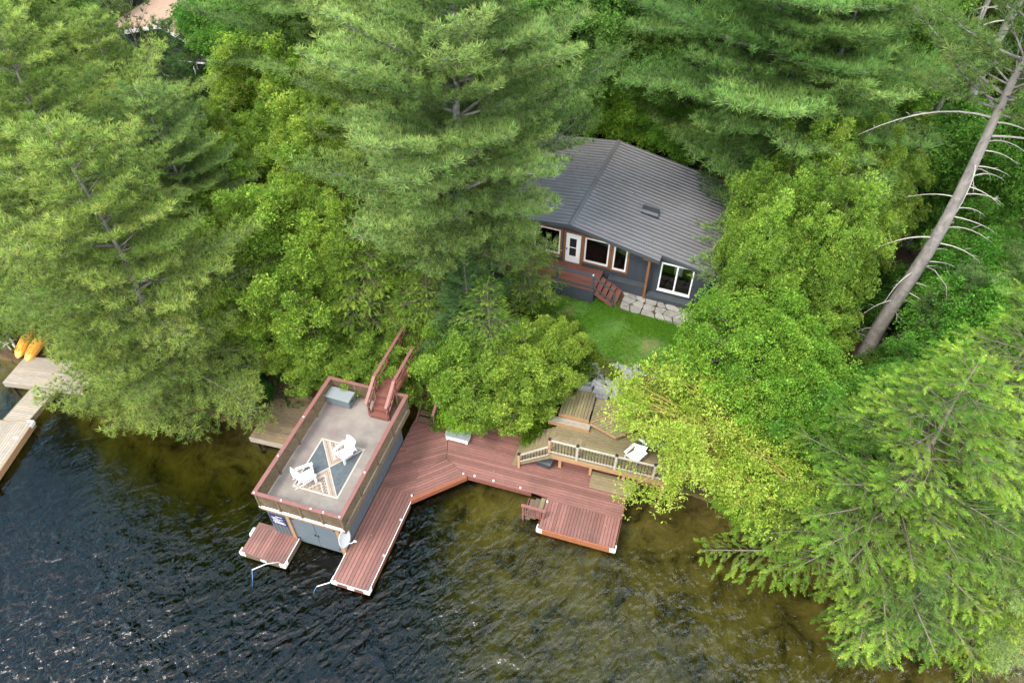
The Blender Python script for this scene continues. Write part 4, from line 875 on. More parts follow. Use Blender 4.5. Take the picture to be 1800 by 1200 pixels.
MB().box(3.16, 3.25, -1.78, -1.69, VZ - .9, VZ + .22).build('post', M['charcoal_trim'], va); MB().bar((2.09, -1.73, VZ + .84), (3.22, -1.73, VZ + .24), .07, .06).build('handrail', M['charcoal_trim'], va); MB().bar((2.09, -1.73, VZ + .2), (3.2, -1.73, VZ - .42), .05, .05).build('mid_rail', M['charcoal_trim'], va)
# furniture seen through the panes
so_ = thing('sofa', 'grey sofa seen through the large cottage window', 'sofa', HO.W(1.66, .72, 4.76), HA)
MB().box(-.75, .75, -.35, .4, .05, .42).build('seat', M['furniture'], so_, bevel=.03); MB().box(-.75, .75, -.5, -.34, .05, .8).build('backrest', M['furniture'], so_, bevel=.03)
fl = thing('lamp', 'olive shaded lamp lit behind the narrow cottage window', 'lamp', HO.W(2.95, .42, 4.95), HA)
MB().tube([(0, 0, 0), (0, 0, .03)], .16, 12).build('base', M['black'], fl); MB().tube([(0, 0, .03), (0, 0, .9)], .015, 6).build('stem', M['black'], fl)
MB().tube([(0, 0, .82), (0, 0, 1.2)], [.22, .16], 16).build('shade', M['olive'], fl, smooth=False); b = MB()
for i in range(1, 6): pass
b.tube([(0, -.02, 1.20 + .05*math.sin(a)) for a in (-1.4, -.7, 0, .7, 1.4)], [.055*math.cos(a) + .002 for a in (-1.4, -.7, 0, .7, 1.4)], 10); b.build('bulb', M['bulb'], fl, smooth=True)
# flagstone path, a paved strip
rr = random.Random(11); b = MB(); gp = {}
NS, ss0 = 9, 3.32
rows_t = [-.18, -.62, -1.10, -1.62]
def gpt(i, r):
    if (i, r) not in gp:
        s = ss0 + i*.60 + rr.uniform(-.17, .17) + .2*(r % 2); gp[i, r] = (s, rows_t[r] - .085*(s - ss0) + rr.uniform(-.09, .09))
    return gp[i, r]
for i in range(NS):
    for r in range(3):
        q = [gpt(i, r + 1), gpt(i + 1, r + 1), gpt(i + 1, r), gpt(i, r)]; cx = sum(p[0] for p in q)/4; cy = sum(p[1] for p in q)/4
        if cy > -.5 and 4.5 < cx < 7.0: continue
        pts = []
        for k in range(4):                                            # corners knocked off here and there
            p, n_, m_ = q[k], q[(k + 1) % 4], q[k - 1]
            ins = lambda t: (t[0] + (cx - t[0])*.06, t[1] + (cy - t[1])*.06)
            if rr.random() < .6:
                c1 = rr.uniform(.12, .3); c2 = rr.uniform(.12, .3); pts += [ins((p[0] + (m_[0] - p[0])*c1, p[1] + (m_[1] - p[1])*c1)), ins((p[0] + (n_[0] - p[0])*c2, p[1] + (n_[1] - p[1])*c2))]
            else: pts.append(ins(p))
        z = 3.955 + rr.uniform(-.01, .02)
        if rr.random() < .3:                                          # a stone split in two
            k = len(pts)//2; h1 = pts[:k + 1]; h2 = pts[k:] + pts[:1]; 
            for hh_ in (h1, h2):
                if len(hh_) < 3: continue
                c_ = (sum(p[0] for p in hh_)/len(hh_), sum(p[1] for p in hh_)/len(hh_)); b.prism([(p[0] + (c_[0] - p[0])*.07, p[1] + (c_[1] - p[1])*.07) for p in hh_], z - .1, z)
        else: b.prism(pts, z - .1, z)
structure(b.build('flagstone_path', M['flag'], None, HO.W(0, 0, 0), HA, bevel=.012))
# rock wall between terrace and lawn
rw = MB(); rr = random.Random(5)
LW = Frame(3.2, 22.35, 12)
for row in range(6):
    s = -.6 + rr.uniform(-.3, 0); tt = -.4 + row * .27; zz = 1.85 + row * .27
    while s < 5.2:
        wd = rr.uniform(.45, 1.0); hh = rr.uniform(.24, .36); dp = rr.uniform(.3, .5); c0 = np.array((s + wd/2, tt + rr.uniform(-.06, .06), zz + rr.uniform(-.05, .05)))
        def j(): return rr.uniform(-.12, .12)
        x = wd/2 - .012
        ra = rr.uniform(-.5, .35); n0_ = len(rw.v)
        rw.hexa([c0 + (-x + j(), -dp/2 + j(), -hh/2), c0 + (x + j(), -dp/2 + j(), -hh/2), c0 + (x, dp/2, -hh/2), c0 + (-x, dp/2, -hh/2)], [c0 + (-x + abs(j())*.6, -dp/2 + .05 + abs(j()), hh/2 + j()*.6), c0 + (x - abs(j())*.6, -dp/2 + .05 + abs(j()), hh/2 + j()*.6), c0 + (x, dp/2, hh/2 + j()), c0 + (-x, dp/2, hh/2 + j())])
        for q_ in range(n0_, len(rw.v)):                              # each rock turned and tipped its own way
            p_ = np.array(rw.v[q_]) - c0; p_ = np.array((p_[0]*math.cos(ra) - p_[1]*math.sin(ra), p_[0]*math.sin(ra) + p_[1]*math.cos(ra), p_[2] + p_[0]*ra*.35)); rw.v[q_] = tuple(c0 + p_)
        s += wd
o = rw.build('rock_wall', M['rock'], None, LW.W(0, 0, 0), -LW.a, bevel=.03)
tag(o, 'blue grey stacked rock wall between the lawn and the terrace', 'rock wall')

# ---------------------------------------------------------------- neighbour's house up the slope
ax_, ay_ = at(282, 43, 9.2); bx_, by_ = at(332, 9, 9.2); ang = math.degrees(math.atan2(bx_ - ax_, by_ - ay_))
NH = Frame(ax_, ay_, ang); nh = thing('neighbour_house', 'brown roofed house with white trimmed gable behind the pines at upper left', 'house', (ax_, ay_, 0), -NH.a)
nr = 9.2; SLP = {-1: .22, 1: .5}
b = MB()
for sx in (-1, 1):
    w2 = 6.2 if sx < 0 else 3.4; slp = SLP[sx]
    b.hexa([(0, -.2, nr - .12), (sx*w2, -.2, nr - slp*w2 - .12), (sx*w2, 9, nr - slp*w2 - .12), (0, 9, nr - .12)], [(0, -.2, nr), (sx*w2, -.2, nr - slp*w2), (sx*w2, 9, nr - slp*w2), (0, 9, nr)])
b.build('roof', M['shingle'], nh)
MB().bar((0, -.25, nr + .02), (0, 9, nr + .02), .12, .06).build('ridge_cap', mat('red_brown_ridge', (.16, .06, .05), .8), nh)
b = MB(); zf = g(*NH.W(0, 0)[:2]) - .3; b.box(-5.7, 3.0, .3, 8.6, zf, nr - 1.9); b.hexa([(-5.7, .3, nr - 1.9), (3.0, .3, nr - 1.9), (3.0, .5, nr - 1.9), (-5.7, .5, nr - 1.9)], [(-5.7, .3, nr - 1.45), (3.0, .3, nr - 1.7), (3.0, .5, nr - 1.7), (-5.7, .5, nr - 1.45)]); b.hexa([(-5.7, .31, nr - 1.45), (0, .31, nr - 1.45), (0, .49, nr - 1.45), (-5.7, .49, nr - 1.45)], [(-5.6, .31, nr - 1.4), (0, .31, nr - .15), (0, .49, nr - .15), (-5.6, .49, nr - 1.4)]); b.hexa([(0, .31, nr - 1.58), (2.9, .31, nr - 1.68), (2.9, .49, nr - 1.68), (0, .49, nr - 1.58)], [(0, .31, nr - .15), (2.9, .31, nr - 1.6), (2.9, .49, nr - 1.6), (0, .49, nr - .15)]); b.build('wall', mat('dark_grey_siding', (.07, .075, .08), .8), nh)
b = MB()
for sx, w2 in ((-1, 6.2), (1, 3.4)): b.bar((0, -.22, nr - .08), (sx*w2, -.22, nr - SLP[sx]*w2 - .08), .05, .22)
b.build('gable_trim', M['whitepaint'], nh)
for x0 in (-4.6, -3.1, -1.4, .3, 1.6):
    b = MB(); frame(b, x0, x0 + 1.1, nr - 3.9, nr - 2.6, .09, .2, .3); wn = b.build('window', M['whitepaint'], nh); MB().box(x0 + .09, x0 + 1.01, .26, .28, nr - 3.8, nr - 2.7).build('pane', dpan, wn)
b = MB()
for x in np.arange(1.2, 6.3, .7): b.box(x, x + .05, -2.3, -2.25, nr - 5.8, nr - 4.8)
b.box(1.2, 6.3, -2.32, -2.24, nr - 4.8, nr - 4.74); b.box(1.2, 6.3, -2.3, -2.25, nr - 5.7, nr - 5.65); b.build('porch_railing', M['whitepaint'], nh); MB().box(1.1, 6.4, -2.4, .3, nr - 6.0, nr - 5.82).build('porch', M['greywood'], nh)

# ---------------------------------------------------------------- the wood: every tree where the photograph shows its crown
random.seed(21)
GP, GC, GH, GM, GB = 'pines around the cottage', 'cedars on the bank', 'hemlocks along the shore', 'leafy trees around the lawn', 'bushes on the bank'
def T(key, x, y, label, grp, sc=1.0, **k): return tree(key, x, y, label, grp, sc, **k)
def C(key, px, py, zc, label, grp, sc=1.0, **k):
    """stand a tree so that the middle of its crown is where the photograph shows it"""
    z = 5.0
    for _ in range(25):
        x, y = at(px, py, z); z = .5*z + .5*(g(x, y) + CZ[key]*sc*k.get('zs', 1))
    s, t = DK.inv(x, y); s2, t2 = HO.inv(x, y)
    if (-.5 < s < 15 and -2 < t < 8.2) or (-4.5 < s2 < 7.7 and -.3 < t2 < 8.2) or y < np.interp(x, SHX, SHY) - .2: print('CONFLICT', key, px, py, label, round(s, 1), round(t, 1), round(s2, 1), round(t2, 1))
    return tree(key, x, y, label, grp, sc, **k)
WARM, COOL, PALE = (1.12, 1.04, .85), (.95, 1.03, 1.02), (1.15, 1.1, 1.1)
# pines
T('pine3', -16.6, 23.3, 'broad pine with low boughs hanging over the water left of the boathouse', GP, 1.05, tint=WARM)
T('pine2', -20.6, 28.4, 'tall pine with sunlit yellow green top behind the overhanging pine at left', GP, .92, tint=WARM)
T('pine1', -27, 36.5, 'large feathery pine filling the upper left corner of the photo', GP, .9, tint=WARM)
T('pine2', -20.8, 35.5, 'pine with bare forked limbs standing in front of the brown roofed house', GP, .74, tint=WARM)
T('pine3', -16.6, 30, 'mid sized pine between the overhanging pine and the yellow green cedars', GP, .85)
T('pine3', -26.6, 29.3, 'pine at the left edge of the photo above the yellow boats', GP, .85, tint=WARM)
T('pine3', -22.3, 28.2, 'low pine whose boughs cover the yellow boats and the grey platform', GP, .68)
C('redpine', 262, 135, 7, 'young tufted pine with a bare stem before the white gable window', GP, 1.15)
C('ypine', 215, 125, 0, 'small dense pine left of the young tufted pine', GP, 1.0, tint=WARM)
C('ypine', 320, 150, 0, 'small dense pine right of the young tufted pine', GP, .95, tint=WARM)
C('ypine', 345, 215, 4, 'small tufted pine beside the cedars at upper left', GP, .9, tint=WARM)
T('pine1', -2.2, 26.5, 'tallest pine, its broad crown covering the left half of the cottage roof', GP, .98, rot=40)
T('pine2', -6.0, 32.5, 'pine with a dead pale branch left of the tallest pine', GP, .92, tint=(1.05, 1.02, .95))
T('pine1', -10.5, 41.0, 'pale feathery pine at the top of the photo left of centre', GP, .85)
T('pine1', 13.3, 32.4, 'tall pine on the right side of the cottage, boughs lying over its roof', GP, 1.16, rot=200, tint=(.88, 1.02, .95))
T('pine3', 14.6, 31.0, 'pine with long low boughs over the right edge of the cottage roof', GP, 1.3, rot=120, zs=.74, tint=(.9, 1.02, .95))
T('pine2', 10.8, 39.3, 'pine directly behind the right rear corner of the cottage', GP, .95, tint=(.9, 1.02, .95))
C('ypine', 800, 600, 5.0, 'small blue green pine among the cedars right of the footbridge', GP, .62, tint=(1.1, 1.08, .95))
C('ypine', 820, 545, 5.0, 'small blue green pine under the tallest pine', GP, .8, tint=(1.1, 1.08, .95))
T('pine3', 21.6, 21.6, 'blue green pine at the right edge of the photo below the bare trunk', GP, .68, tint=COOL)
C('ypine', 1650, 590, 4.0, 'thin olive pine beside the foot of the bare leaning trunk', GP, .8, tint=(1.2, 1.05, .9))
T('pine3', 17.6, 12.6, 'pale soft pine over the hemlocks at the lower right', GP, .62, tint=(1.25, 1.25, 1.35))
C('ypine', 1565, 1095, 2.2, 'low soft pine at the water under the large hemlock', GP, .7, tint=(1.5, 1.25, 1.0))
# tall bare trunks at the right
def bare_pine(seed, H, h0, tr, bark, Rr, dead, sc):
    rs = np.random.RandomState(seed)
    tm, cm = conifer('tall_pine', seed, H, Rr, h0, .55, (4, 5), lambda r: (1 - r)**.4*.9 + .15, (10, 50), .15, .30, PINE_I, (.25, .29, .075), bark, tsc=.30, dead=6, dens=.95, tw=.19, trunkr=tr)
    db = MB(); db.mi = 1
    db.v = [tuple(v.co) for v in tm.vertices]; db.f = [list(q.vertices) for q in tm.polygons]; db.m = [0]*len(db.f)
    for k in range(dead):
        hh = .06*H + (h0 - .06*H)*(k + rs.rand())/dead; a = rs.uniform(-.9, .9) + (0 if k % 5 else math.pi); a += rs.uniform(-.4, .4); L = (.6 + 2.9*(hh/h0)**1.2)*rs.uniform(.4, 1.25)
        hd = np.array((math.cos(a), math.sin(a), 0)); sd = np.array((-hd[1], hd[0], 0))*rs.uniform(-.35, .35); b0 = np.array((.12*math.sin(hh*.5 + seed), .12*math.cos(hh*.43 + seed*2) - .12*math.cos(seed*2), hh))
        Pf = lambda u: b0 + hd*L*u + sd*L*u*u + np.array((0, 0, L*(.16*u - .42*u**2)))
        us = np.linspace(0, 1, 8); db.tube([Pf(u) for u in us], [.034*(1 - .85*u)*min(1.3, .5 + L*.25) for u in us], 5)
        for m in range(int(L*1.6)):
            u = rs.uniform(.35, .95); q = Pf(u); dd = nrm_(hd + rs.normal(size=3)*.7 + np.array((0, 0, -.2))); l2 = rs.uniform(.2, .7)*(1.1 - u)*1.4
            db.tube([q, q + dd*l2*.6, q + dd*l2 + np.array((0, 0, -.12*l2))], [.014, .010, .004], 3)
    return db.mesh('tall_pine_trunk', [bark, M['deadwood']], True), cm
def place_bare(meshes, x, y, z, rot, label):
    r = thing('bare_trunk_pine', label, 'pine', (x, y, z), R(rot), GP)
    for nm, me in zip(('trunk', 'crown'), meshes):
        o = bpy.data.objects.new(nm, me); COL.objects.link(o); o.parent = r
    return r
bm_ = bare_pine(3, 19.5, 13.6, .36, M['bark'], 3.3, 36, 1)
rp_ = place_bare(bm_, 16.75, 23.1, 2.7, 15, 'tall pine with a long bare grey trunk and curved dead branches, at right')
rp_.rotation_euler = (0, R(1.8), R(15))
bm2 = bare_pine(9, 21, 15, .33, M['lichenbark'], 3.2, 22, 1)
place_bare(bm2, 21.6, 31.2, 4.3, 160, 'tall pine with a lichened trunk behind the bare grey one')
r_ = place_bare(bm2, 24.8, 38.5, 4.8, 70, 'thin dark trunked pine farthest back of the bare trunks at right'); r_.scale = (.7, .7, .9)
# cedars: the yellow green belt between the pines and the boathouse
for px, py, k, sc, lb in (
    (465, 215, 'ced1', .95, 'yellow green cedar with grey dead twigs at the top of the cedar belt'),
    (560, 245, 'ced1', .95, 'rounded cedar left of the dead pale pine branch'),
    (480, 330, 'ced1', .9, 'twiggy cedar in the middle of the cedar belt'),
    (590, 345, 'ced1', .9, 'yellow green cedar left of the tallest pine'),
    (425, 425, 'ced2', 1.0, 'cedar next to the mid sized pine at left'),
    (530, 430, 'ced2', 1.1, 'leafy cedar above the bright hemlock by the footbridge'),
    (445, 530, 'ced2', .9, 'yellow green cedar above the mossy old dock'),
    (545, 525, 'ced2', .95, 'dense cedar behind the far corner of the boathouse deck'),
    (515, 285, 'ced1', .72, 'narrow cedar between the twiggy cedar and the rounded one'), (430, 330, 'ced1', .7, 'narrow cedar at the left edge of the cedar belt'), (560, 395, 'ced1', .72, 'narrow cedar above the bright hemlock, left of the tallest pine'),
    (605, 290, 'ced1', .7, 'narrow cedar below the dead pale pine branch'), (490, 465, 'ced1', .66, 'narrow cedar in the lower part of the cedar belt'), (600, 460, 'ced1', .66, 'narrow cedar right behind the bright hemlock'),
    (645, 230, 'ced1', .9, 'cedar tucked under the pine with the dead branch')):
    C(k, px, py, 0, lb, GC, sc, tint=(1.08 + random.uniform(-.08, .08), 1.05, 1), zs=1.2 if sc < .8 else 1)
def D(key, s, t, label, grp, sc=1.0, **k):
    x, y, _ = DK.W(s, t); return tree(key, x, y, label, grp, sc, **k)
D('ced2', .55, 8.3, 'low dense cedar spilling over the back rail of the boathouse deck', GC, .62, zs=.9)
D('ced2', 1.75, 8.6, 'low cedar left of the footbridge handrail', GC, .60, zs=1.0)
D('ced2', -1.2, 8.4, 'low cedar behind the far left corner of the boathouse', GC, .62, zs=.85)
D('ced2', -2.6, 8.6, 'small pale cedar overhanging the mossy old dock', GC, .6, zs=.7, tint=(1.1, 1.05, 1))
D('hem2', 3.3, 10.9, 'hemlock whose boughs hide the upper end of the footbridge', GH, .62, tint=(1.08, 1.05, 1))
D('bush', 5.0, 8.6, 'leafy bush hiding the dark brown stair', GB, .95, tint=(1.5, 1.35, 1))
D('ced2', 5.3, 9.6, 'bright cedar just right of the footbridge handrail', GC, .74, zs=.85, tint=(1, 1.05, 1))
D('ced2', 7.3, 9.2, 'rounded cedar above the white chest on the dock', GC, .76, zs=.8)
D('ced2', 9.0, 9.5, 'yellow green cedar left of the rock wall', GC, .78, zs=.85, tint=(1.08, 1.02, 1))
D('ced2', 9.7, 10.6, 'small bright cedar beside the back of the terrace', GC, .55, zs=.9, tint=(1.12, 1.06, 1))
D('map2', 6.6, 8.3, 'fresh green leafy bush leaning over the white chest', GM, .42, zs=.75, tint=(1.25, 1.25, 1))
D('bush', 9.3, 8.6, 'bright low bush at the foot of the mossy wooden steps', GB, .9, tint=(1.9, 1.6, 1.0))
for px, py, k, sc, lb, tn in (
    (1330, 445, 'ced1', .66, 'slender yellow green cedar touching the right corner of the cottage', (1.02, 1.06, 1.05)),
    (1385, 400, 'ced1', .70, 'slender cedar with its top against the pine boughs right of the roof', (.98, 1.03, 1)),
    (1430, 370, 'ced1', .72, 'tall slender cedar between the cottage and the bare grey trunk', (.96, 1.02, 1)),
    (1460, 385, 'ced1', .70, 'slender olive cedar left of the curved dead branches', (1.05, 1.0, 1)),
    (1350, 495, 'ced1', .68, 'yellow green cedar directly above the bright leafy tree by the lawn', (1.0, 1.05, 1)),
    (1415, 470, 'ced1', .72, 'dense cedar in the middle of the clump right of the cottage', (.97, 1.02, 1)),
    (1450, 475, 'ced1', .66, 'cedar left of the foot of the bare grey trunk', (1.05, 1.03, 1)),
    (1390, 575, 'ced2', .66, 'low cedar between the bright leafy tree and the bare grey trunk', (1.0, 1.03, 1)),
    (1535, 385, 'ced1', .62, 'thin cedar just left of the upper bare grey trunk', (1.0, .98, 1)),
    (1520, 255, 'ced2', .9, 'sparse olive cedar under the crown of the bare trunk pine', (1.0, .92, 1)),
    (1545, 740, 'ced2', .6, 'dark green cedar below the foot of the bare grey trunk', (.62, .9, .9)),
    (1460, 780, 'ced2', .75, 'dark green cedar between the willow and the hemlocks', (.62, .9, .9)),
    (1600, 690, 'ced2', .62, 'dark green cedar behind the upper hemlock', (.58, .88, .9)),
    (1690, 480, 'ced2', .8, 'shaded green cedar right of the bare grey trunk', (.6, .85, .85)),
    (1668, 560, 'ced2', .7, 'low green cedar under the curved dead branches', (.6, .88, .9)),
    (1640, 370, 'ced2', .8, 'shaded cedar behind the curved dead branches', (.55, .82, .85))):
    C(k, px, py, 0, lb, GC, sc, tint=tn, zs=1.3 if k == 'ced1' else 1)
# hemlocks
for px, py, k, sc, zs, lb, tn in (
    (640, 525, 'hem2', .82, 1, 'bright hemlock above the footbridge', (1.05, 1.03, 1)),
    (720, 490, 'hem2', .72, 1, 'hemlock under the left boughs of the tallest pine', (1, 1, 1)),
    (725, 570, 'hem2', .55, 1, 'small hemlock hanging over the upper end of the footbridge', (1.1, 1.05, 1)),
    (930, 480, 'hem2', .50, 1, 'small hemlock before the left end of the veranda', (1.05, 1.05, 1)),
    (865, 600, 'hem2', .62, 1, 'hemlock in the middle of the thicket above the dock', (.95, 1, 1)),
    (1395, 810, 'hem2', .60, 1, 'bright hemlock right of the willow', (.85, 1, 1))):
    C(k, px, py, 0, lb, GH, sc, zs=zs, tint=tn)
T('hem1', 13.9, 14.2, 'largest hemlock, its layered boughs reaching over the water at lower right', GH, 1.15, zs=.80, tint=(1.0, 1.0, 1.0), z=.9)
T('hem2', 15.3, 15.6, 'middle hemlock of the three layered ones at lower right', GH, .95, zs=.85, tint=(1.1, 1.06, 1))
T('hem2', 17.6, 16.8, 'hemlock with lime green boughs above the largest hemlock', GH, 1.0, tint=(1.05, 1.02, 1.0))
T('hem1', 20.8, 15.6, 'hemlock at the right edge of the photo behind the pale soft pine', GH, .7, tint=(1.05, 1, 1))
T('hem2', 17.8, 11.2, 'low yellow green hemlock at the water in the lower right corner', GH, .5, tint=(1.2, 1.1, .9), z=.5)
# leafy trees
for px, py, k, sc, lb, tn in (
    (1315, 630, 'map2', .82, 'bright green leafy tree at the right end of the lawn', (1, 1, 1)),
    (1375, 700, 'map2', .75, 'bright green leafy tree between the lawn and the dark cedars', (.95, 1.0, 1)),
    (1285, 560, 'map2', .42, 'small leafy tree by the last flagstones', (1.05, 1.0, 1)),
    (1320, 880, 'map2', .45, 'leafy tree at the water below the willow', (1.05, 1.0, 1)),
    (1090, 200, 'map2', .8, 'fresh green maple right behind the cottage ridge', (1, 1, 1)),
    (1190, 225, 'map2', .7, 'small green tree behind the right half of the cottage', (.8, .95, 1)),
    (440, 95, 'map1', .9, 'leafy green tree right of the brown roofed house', (.75, .9, 1)),
    (510, 130, 'map1', .75, 'yellow green leafy tree above the cedar belt', (1.15, 1.0, 1)),
    (385, 50, 'map1', .8, 'dark leafy tree close to the brown roofed house', (.6, .85, .95)),
    (1560, 120, 'map1', 1.0, 'green leafy tree behind the lichened trunk', (.75, .9, .9)),
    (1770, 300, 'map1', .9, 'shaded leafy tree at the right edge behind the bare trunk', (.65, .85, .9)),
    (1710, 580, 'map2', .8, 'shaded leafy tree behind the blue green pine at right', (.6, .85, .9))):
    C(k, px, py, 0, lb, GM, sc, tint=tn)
C('willow', 1268, 762, 0, 'pale yellow green willow overhanging the terrace and the water', 'the willow', 1.14, rot=30)
# the dark wood behind the cottage
rb = random.Random(4); spots = []
GW = 'leafy trees of the dark wood'
for j in range(9):
    for i in range(22):
        x = -44 + i*4.3 + rb.uniform(-1.4, 1.4) + (j % 2)*2; y = 40.5 + j*3.6 + rb.uniform(-1.2, 1.2)
        s, t = HO.inv(x, y); s2, t2 = NH.inv(x, y)
        if -7 < s < 10.5 and -8 < t < 11: continue
        if -9 < s2 < 7 and -16 < t2 < 14: continue
        if x < -16 and y < 47: continue
        if abs(x) > .74*(y + 12): continue
        spots.append((x, y))
for x, y in spots:
    k = rb.choice(('ash', 'ash', 'ash', 'map1', 'pine2' if x < -5 or x > 14 else 'ash')); v = rb.uniform(.75, 1.15)
    if x < -6: v *= 1.25
    lb = 'leafy tree in the dense wood along the top of the photo' if k != 'pine2' else 'distant pine in the dense wood along the top of the photo'
    tree(k, x, y, lb, GW if k != 'pine2' else 'pines of the dark wood', rb.uniform(.75, 1.0) if k != 'pine2' else rb.uniform(.6, .75), tint=(v*rb.uniform(.9, 1.15), v, v*.95))
# bushes and shrubs
for px, py, zc, sc, lb, tn in ((985, 590, 3.9, .8, 'olive bush on the bare soil beside the lawn', (1.2, 1, 1)), (960, 615, 3.6, .9, 'olive bush left of the lawn', (1.2, 1, 1)), (1010, 655, 2.8, .7, 'bright bush at the left end of the rock wall', (1.1, 1, 1)),
      (1525, 655, 3.5, .7, 'fresh bush at the foot of the bare grey trunk', (1, 1, 1)), (1545, 560, 4.5, .9, 'mid green bush in the gap behind the bare grey trunk', (.8, .95, 1)), (1565, 500, 4.5, .9, 'dark bush behind the middle of the bare grey trunk', (.7, .9, 1)), (1560, 640, 3.5, .6, 'low bush right of the foot of the bare grey trunk', (.8, .95, 1)), (1365, 880, .8, .9, 'low bush at the water right of the willow', (.8, 1, 1)), (1420, 870, .9, 1.0, 'dark bush at the water before the hemlocks', (.6, .9, 1)), (1245, 545, 4.2, .55, 'small bush at the right corner of the cottage', (1, 1, 1)),
      (450, 690, .8, .6, 'dark low bush behind the mossy old dock', (.6, .9, 1)), 
      (950, 545, 4.3, .55, 'bush below the veranda skirt', (1.1, 1, 1)), (215, 655, .7, .7, 'low bush on the bank under the overhanging pine', (.9, 1, .9)), (15, 575, 1.2, .7, 'low bush behind the driftwood', (1.1, 1.05, .9))):
    C('bush', px, py, zc, lb, GB, sc, tint=tn)
for px, py, lb in ((1037, 628, 'round yellow green garden shrub nearest the bare soil'), (1056, 641, 'round yellow green garden shrub, middle of the three above the rock wall'), (1073, 652, 'round yellow green garden shrub nearest the willow')):
    x, y = at(px, py, 3.2); tree('shrub', x, y, lb, 'garden shrubs above the rock wall', 1.0)
# white birch by the bank
x, y = at(203, 650, .6); b = MB(); b.tube([(0, 0, 0), (.1, 0, 1.0), (.17, .05, 2.0), (.3, 0, 3.0)], [.055, .05, .04, .015], 8)
for k in range(7): a = k*2.1; z = .8 + k*.3; b.tube([(.09*z, 0, z), (.09*z + .35*math.cos(a), .35*math.sin(a), z + .25), (.09*z + .6*math.cos(a), .6*math.sin(a), z + .3)], [.016, .01, .004], 4)
tag(b.build('birch', M['birch'], None, (x, y, g(x, y) - .05), smooth=True), 'slim white birch stem on the bank among the pine boughs', 'birch')

# ---------------------------------------------------------------- lawn, undergrowth, litter
lawn_px = ((975, 512), (1048, 525), (1085, 528), (1090, 545), (1170, 565), (1240, 575), (1235, 620), (1180, 650), (1100, 668), (1040, 640), (1030, 600), (1000, 560), (960, 545))
lp = []
for a, b_ in lawn_px:
    z = 3.9
    for _ in range(8): x, y = at(a, b_, z); z = g(x, y)
    lp.append((x, y))
cx_, cy_ = sum(p[0] for p in lp)/len(lp), sum(p[1] for p in lp)/len(lp)
b = MB(); grid = []
rings = 12; n = 60
def lawn_edge(u):
    k = u*len(lp); i = int(k) % len(lp); f = k - int(k); return (lp[i][0]*(1-f) + lp[(i+1) % len(lp)][0]*f, lp[i][1]*(1-f) + lp[(i+1) % len(lp)][1]*f)
for r in range(1, rings + 1):
    for k in range(n):
        e = lawn_edge(k/n); f = r/rings; x = cx_ + (e[0]-cx_)*f; y = cy_ + (e[1]-cy_)*f; b.v.append((x, y, g(x, y) + .03 - .06*(r == rings)))
b.v.append((cx_, cy_, g(cx_, cy_) + .03)); c0 = len(b.v) - 1
for k in range(n): b.f.append([c0, k, (k+1) % n]); b.m.append(0)
for r in range(rings - 1):
    for k in range(n): k2 = (k+1) % n; b.f.append([r*n + k, (r+1)*n + k, (r+1)*n + k2, r*n + k2]); b.m.append(0)
structure(b.build('lawn', M['lawn'], None, smooth=True))
rs = np.random.RandomState(77)
def inside(x, y, poly):
    c = np.zeros(len(x), bool); n = len(poly)
    for i in range(n):
        (x0, y0), (x1, y1) = poly[i], poly[(i+1) % n]; m = (y0 > y) != (y1 > y); c ^= m & (x < (x1 - x0)*(y - y0)/((y1 - y0) + 1e-9) + x0)
    return c
X = rs.uniform(min(p[0] for p in lp), max(p[0] for p in lp), 130000); Y = rs.uniform(min(p[1] for p in lp), max(p[1] for p in lp), 130000)
den = np.sin(X*1.9 + 1)*np.sin(Y*2.3) + .6*np.sin(X*.9 + Y*1.3); keep = inside(X, Y, lp) & (rs.rand(len(X)) < np.clip(.62 + .55*den, .06, 1)); X, Y = X[keep], Y[keep]
def blades(name, X, Y, Z, h, wdt, c0, c1, label, mt):
    n = len(X); a = rs.rand(n)*6.28; hh = h*rs.uniform(.6, 1.3, n); ln = rs.normal(size=(n, 2))*.5*hh[:, None]; P = np.stack([X, Y, Z], 1); w2 = np.stack([np.cos(a)*wdt, np.sin(a)*wdt, 0*a], 1)
    V = np.stack([P - w2, P + w2, P + np.stack([ln[:, 0], ln[:, 1], hh], 1)], 1).reshape(-1, 3); F = np.arange(3*n).reshape(-1, 3); m = rs.rand(n, 1, 1); Cc = np.array(c0)*(1 - m) + np.array(c1)*m
    me = fastmesh(name, V, F, np.repeat(Cc, 3, 1).reshape(-1, 3)); me.materials.append(mt); o = bpy.data.objects.new(name, me); COL.objects.link(o); structure(o, 'stuff', label); return o
blades('grass', X, Y, ground(X, Y) + .02, .075, .016, (.07, .19, .014), (.20, .42, .04), 'short bright green grass of the lawn', M['leaf'])
# flagstone joints
S = rs.uniform(3.3, 8.3, 5000); Tt = rs.uniform(-1.95, -.35, 5000); k = (np.sin(S*5) + np.sin(Tt*9 + S*2)) > .55; S, Tt = S[k], Tt[k]
X = HO.x + S*HO.v[0] + Tt*HO.u[0]; Y = HO.y + S*HO.v[1] + Tt*HO.u[1]
blades('joint_grass', X, Y, np.full(len(X), 3.91), .075, .015, (.05, .13, .012), (.12, .25, .03), 'grass tufts in the joints of the flagstones', M['leaf'])
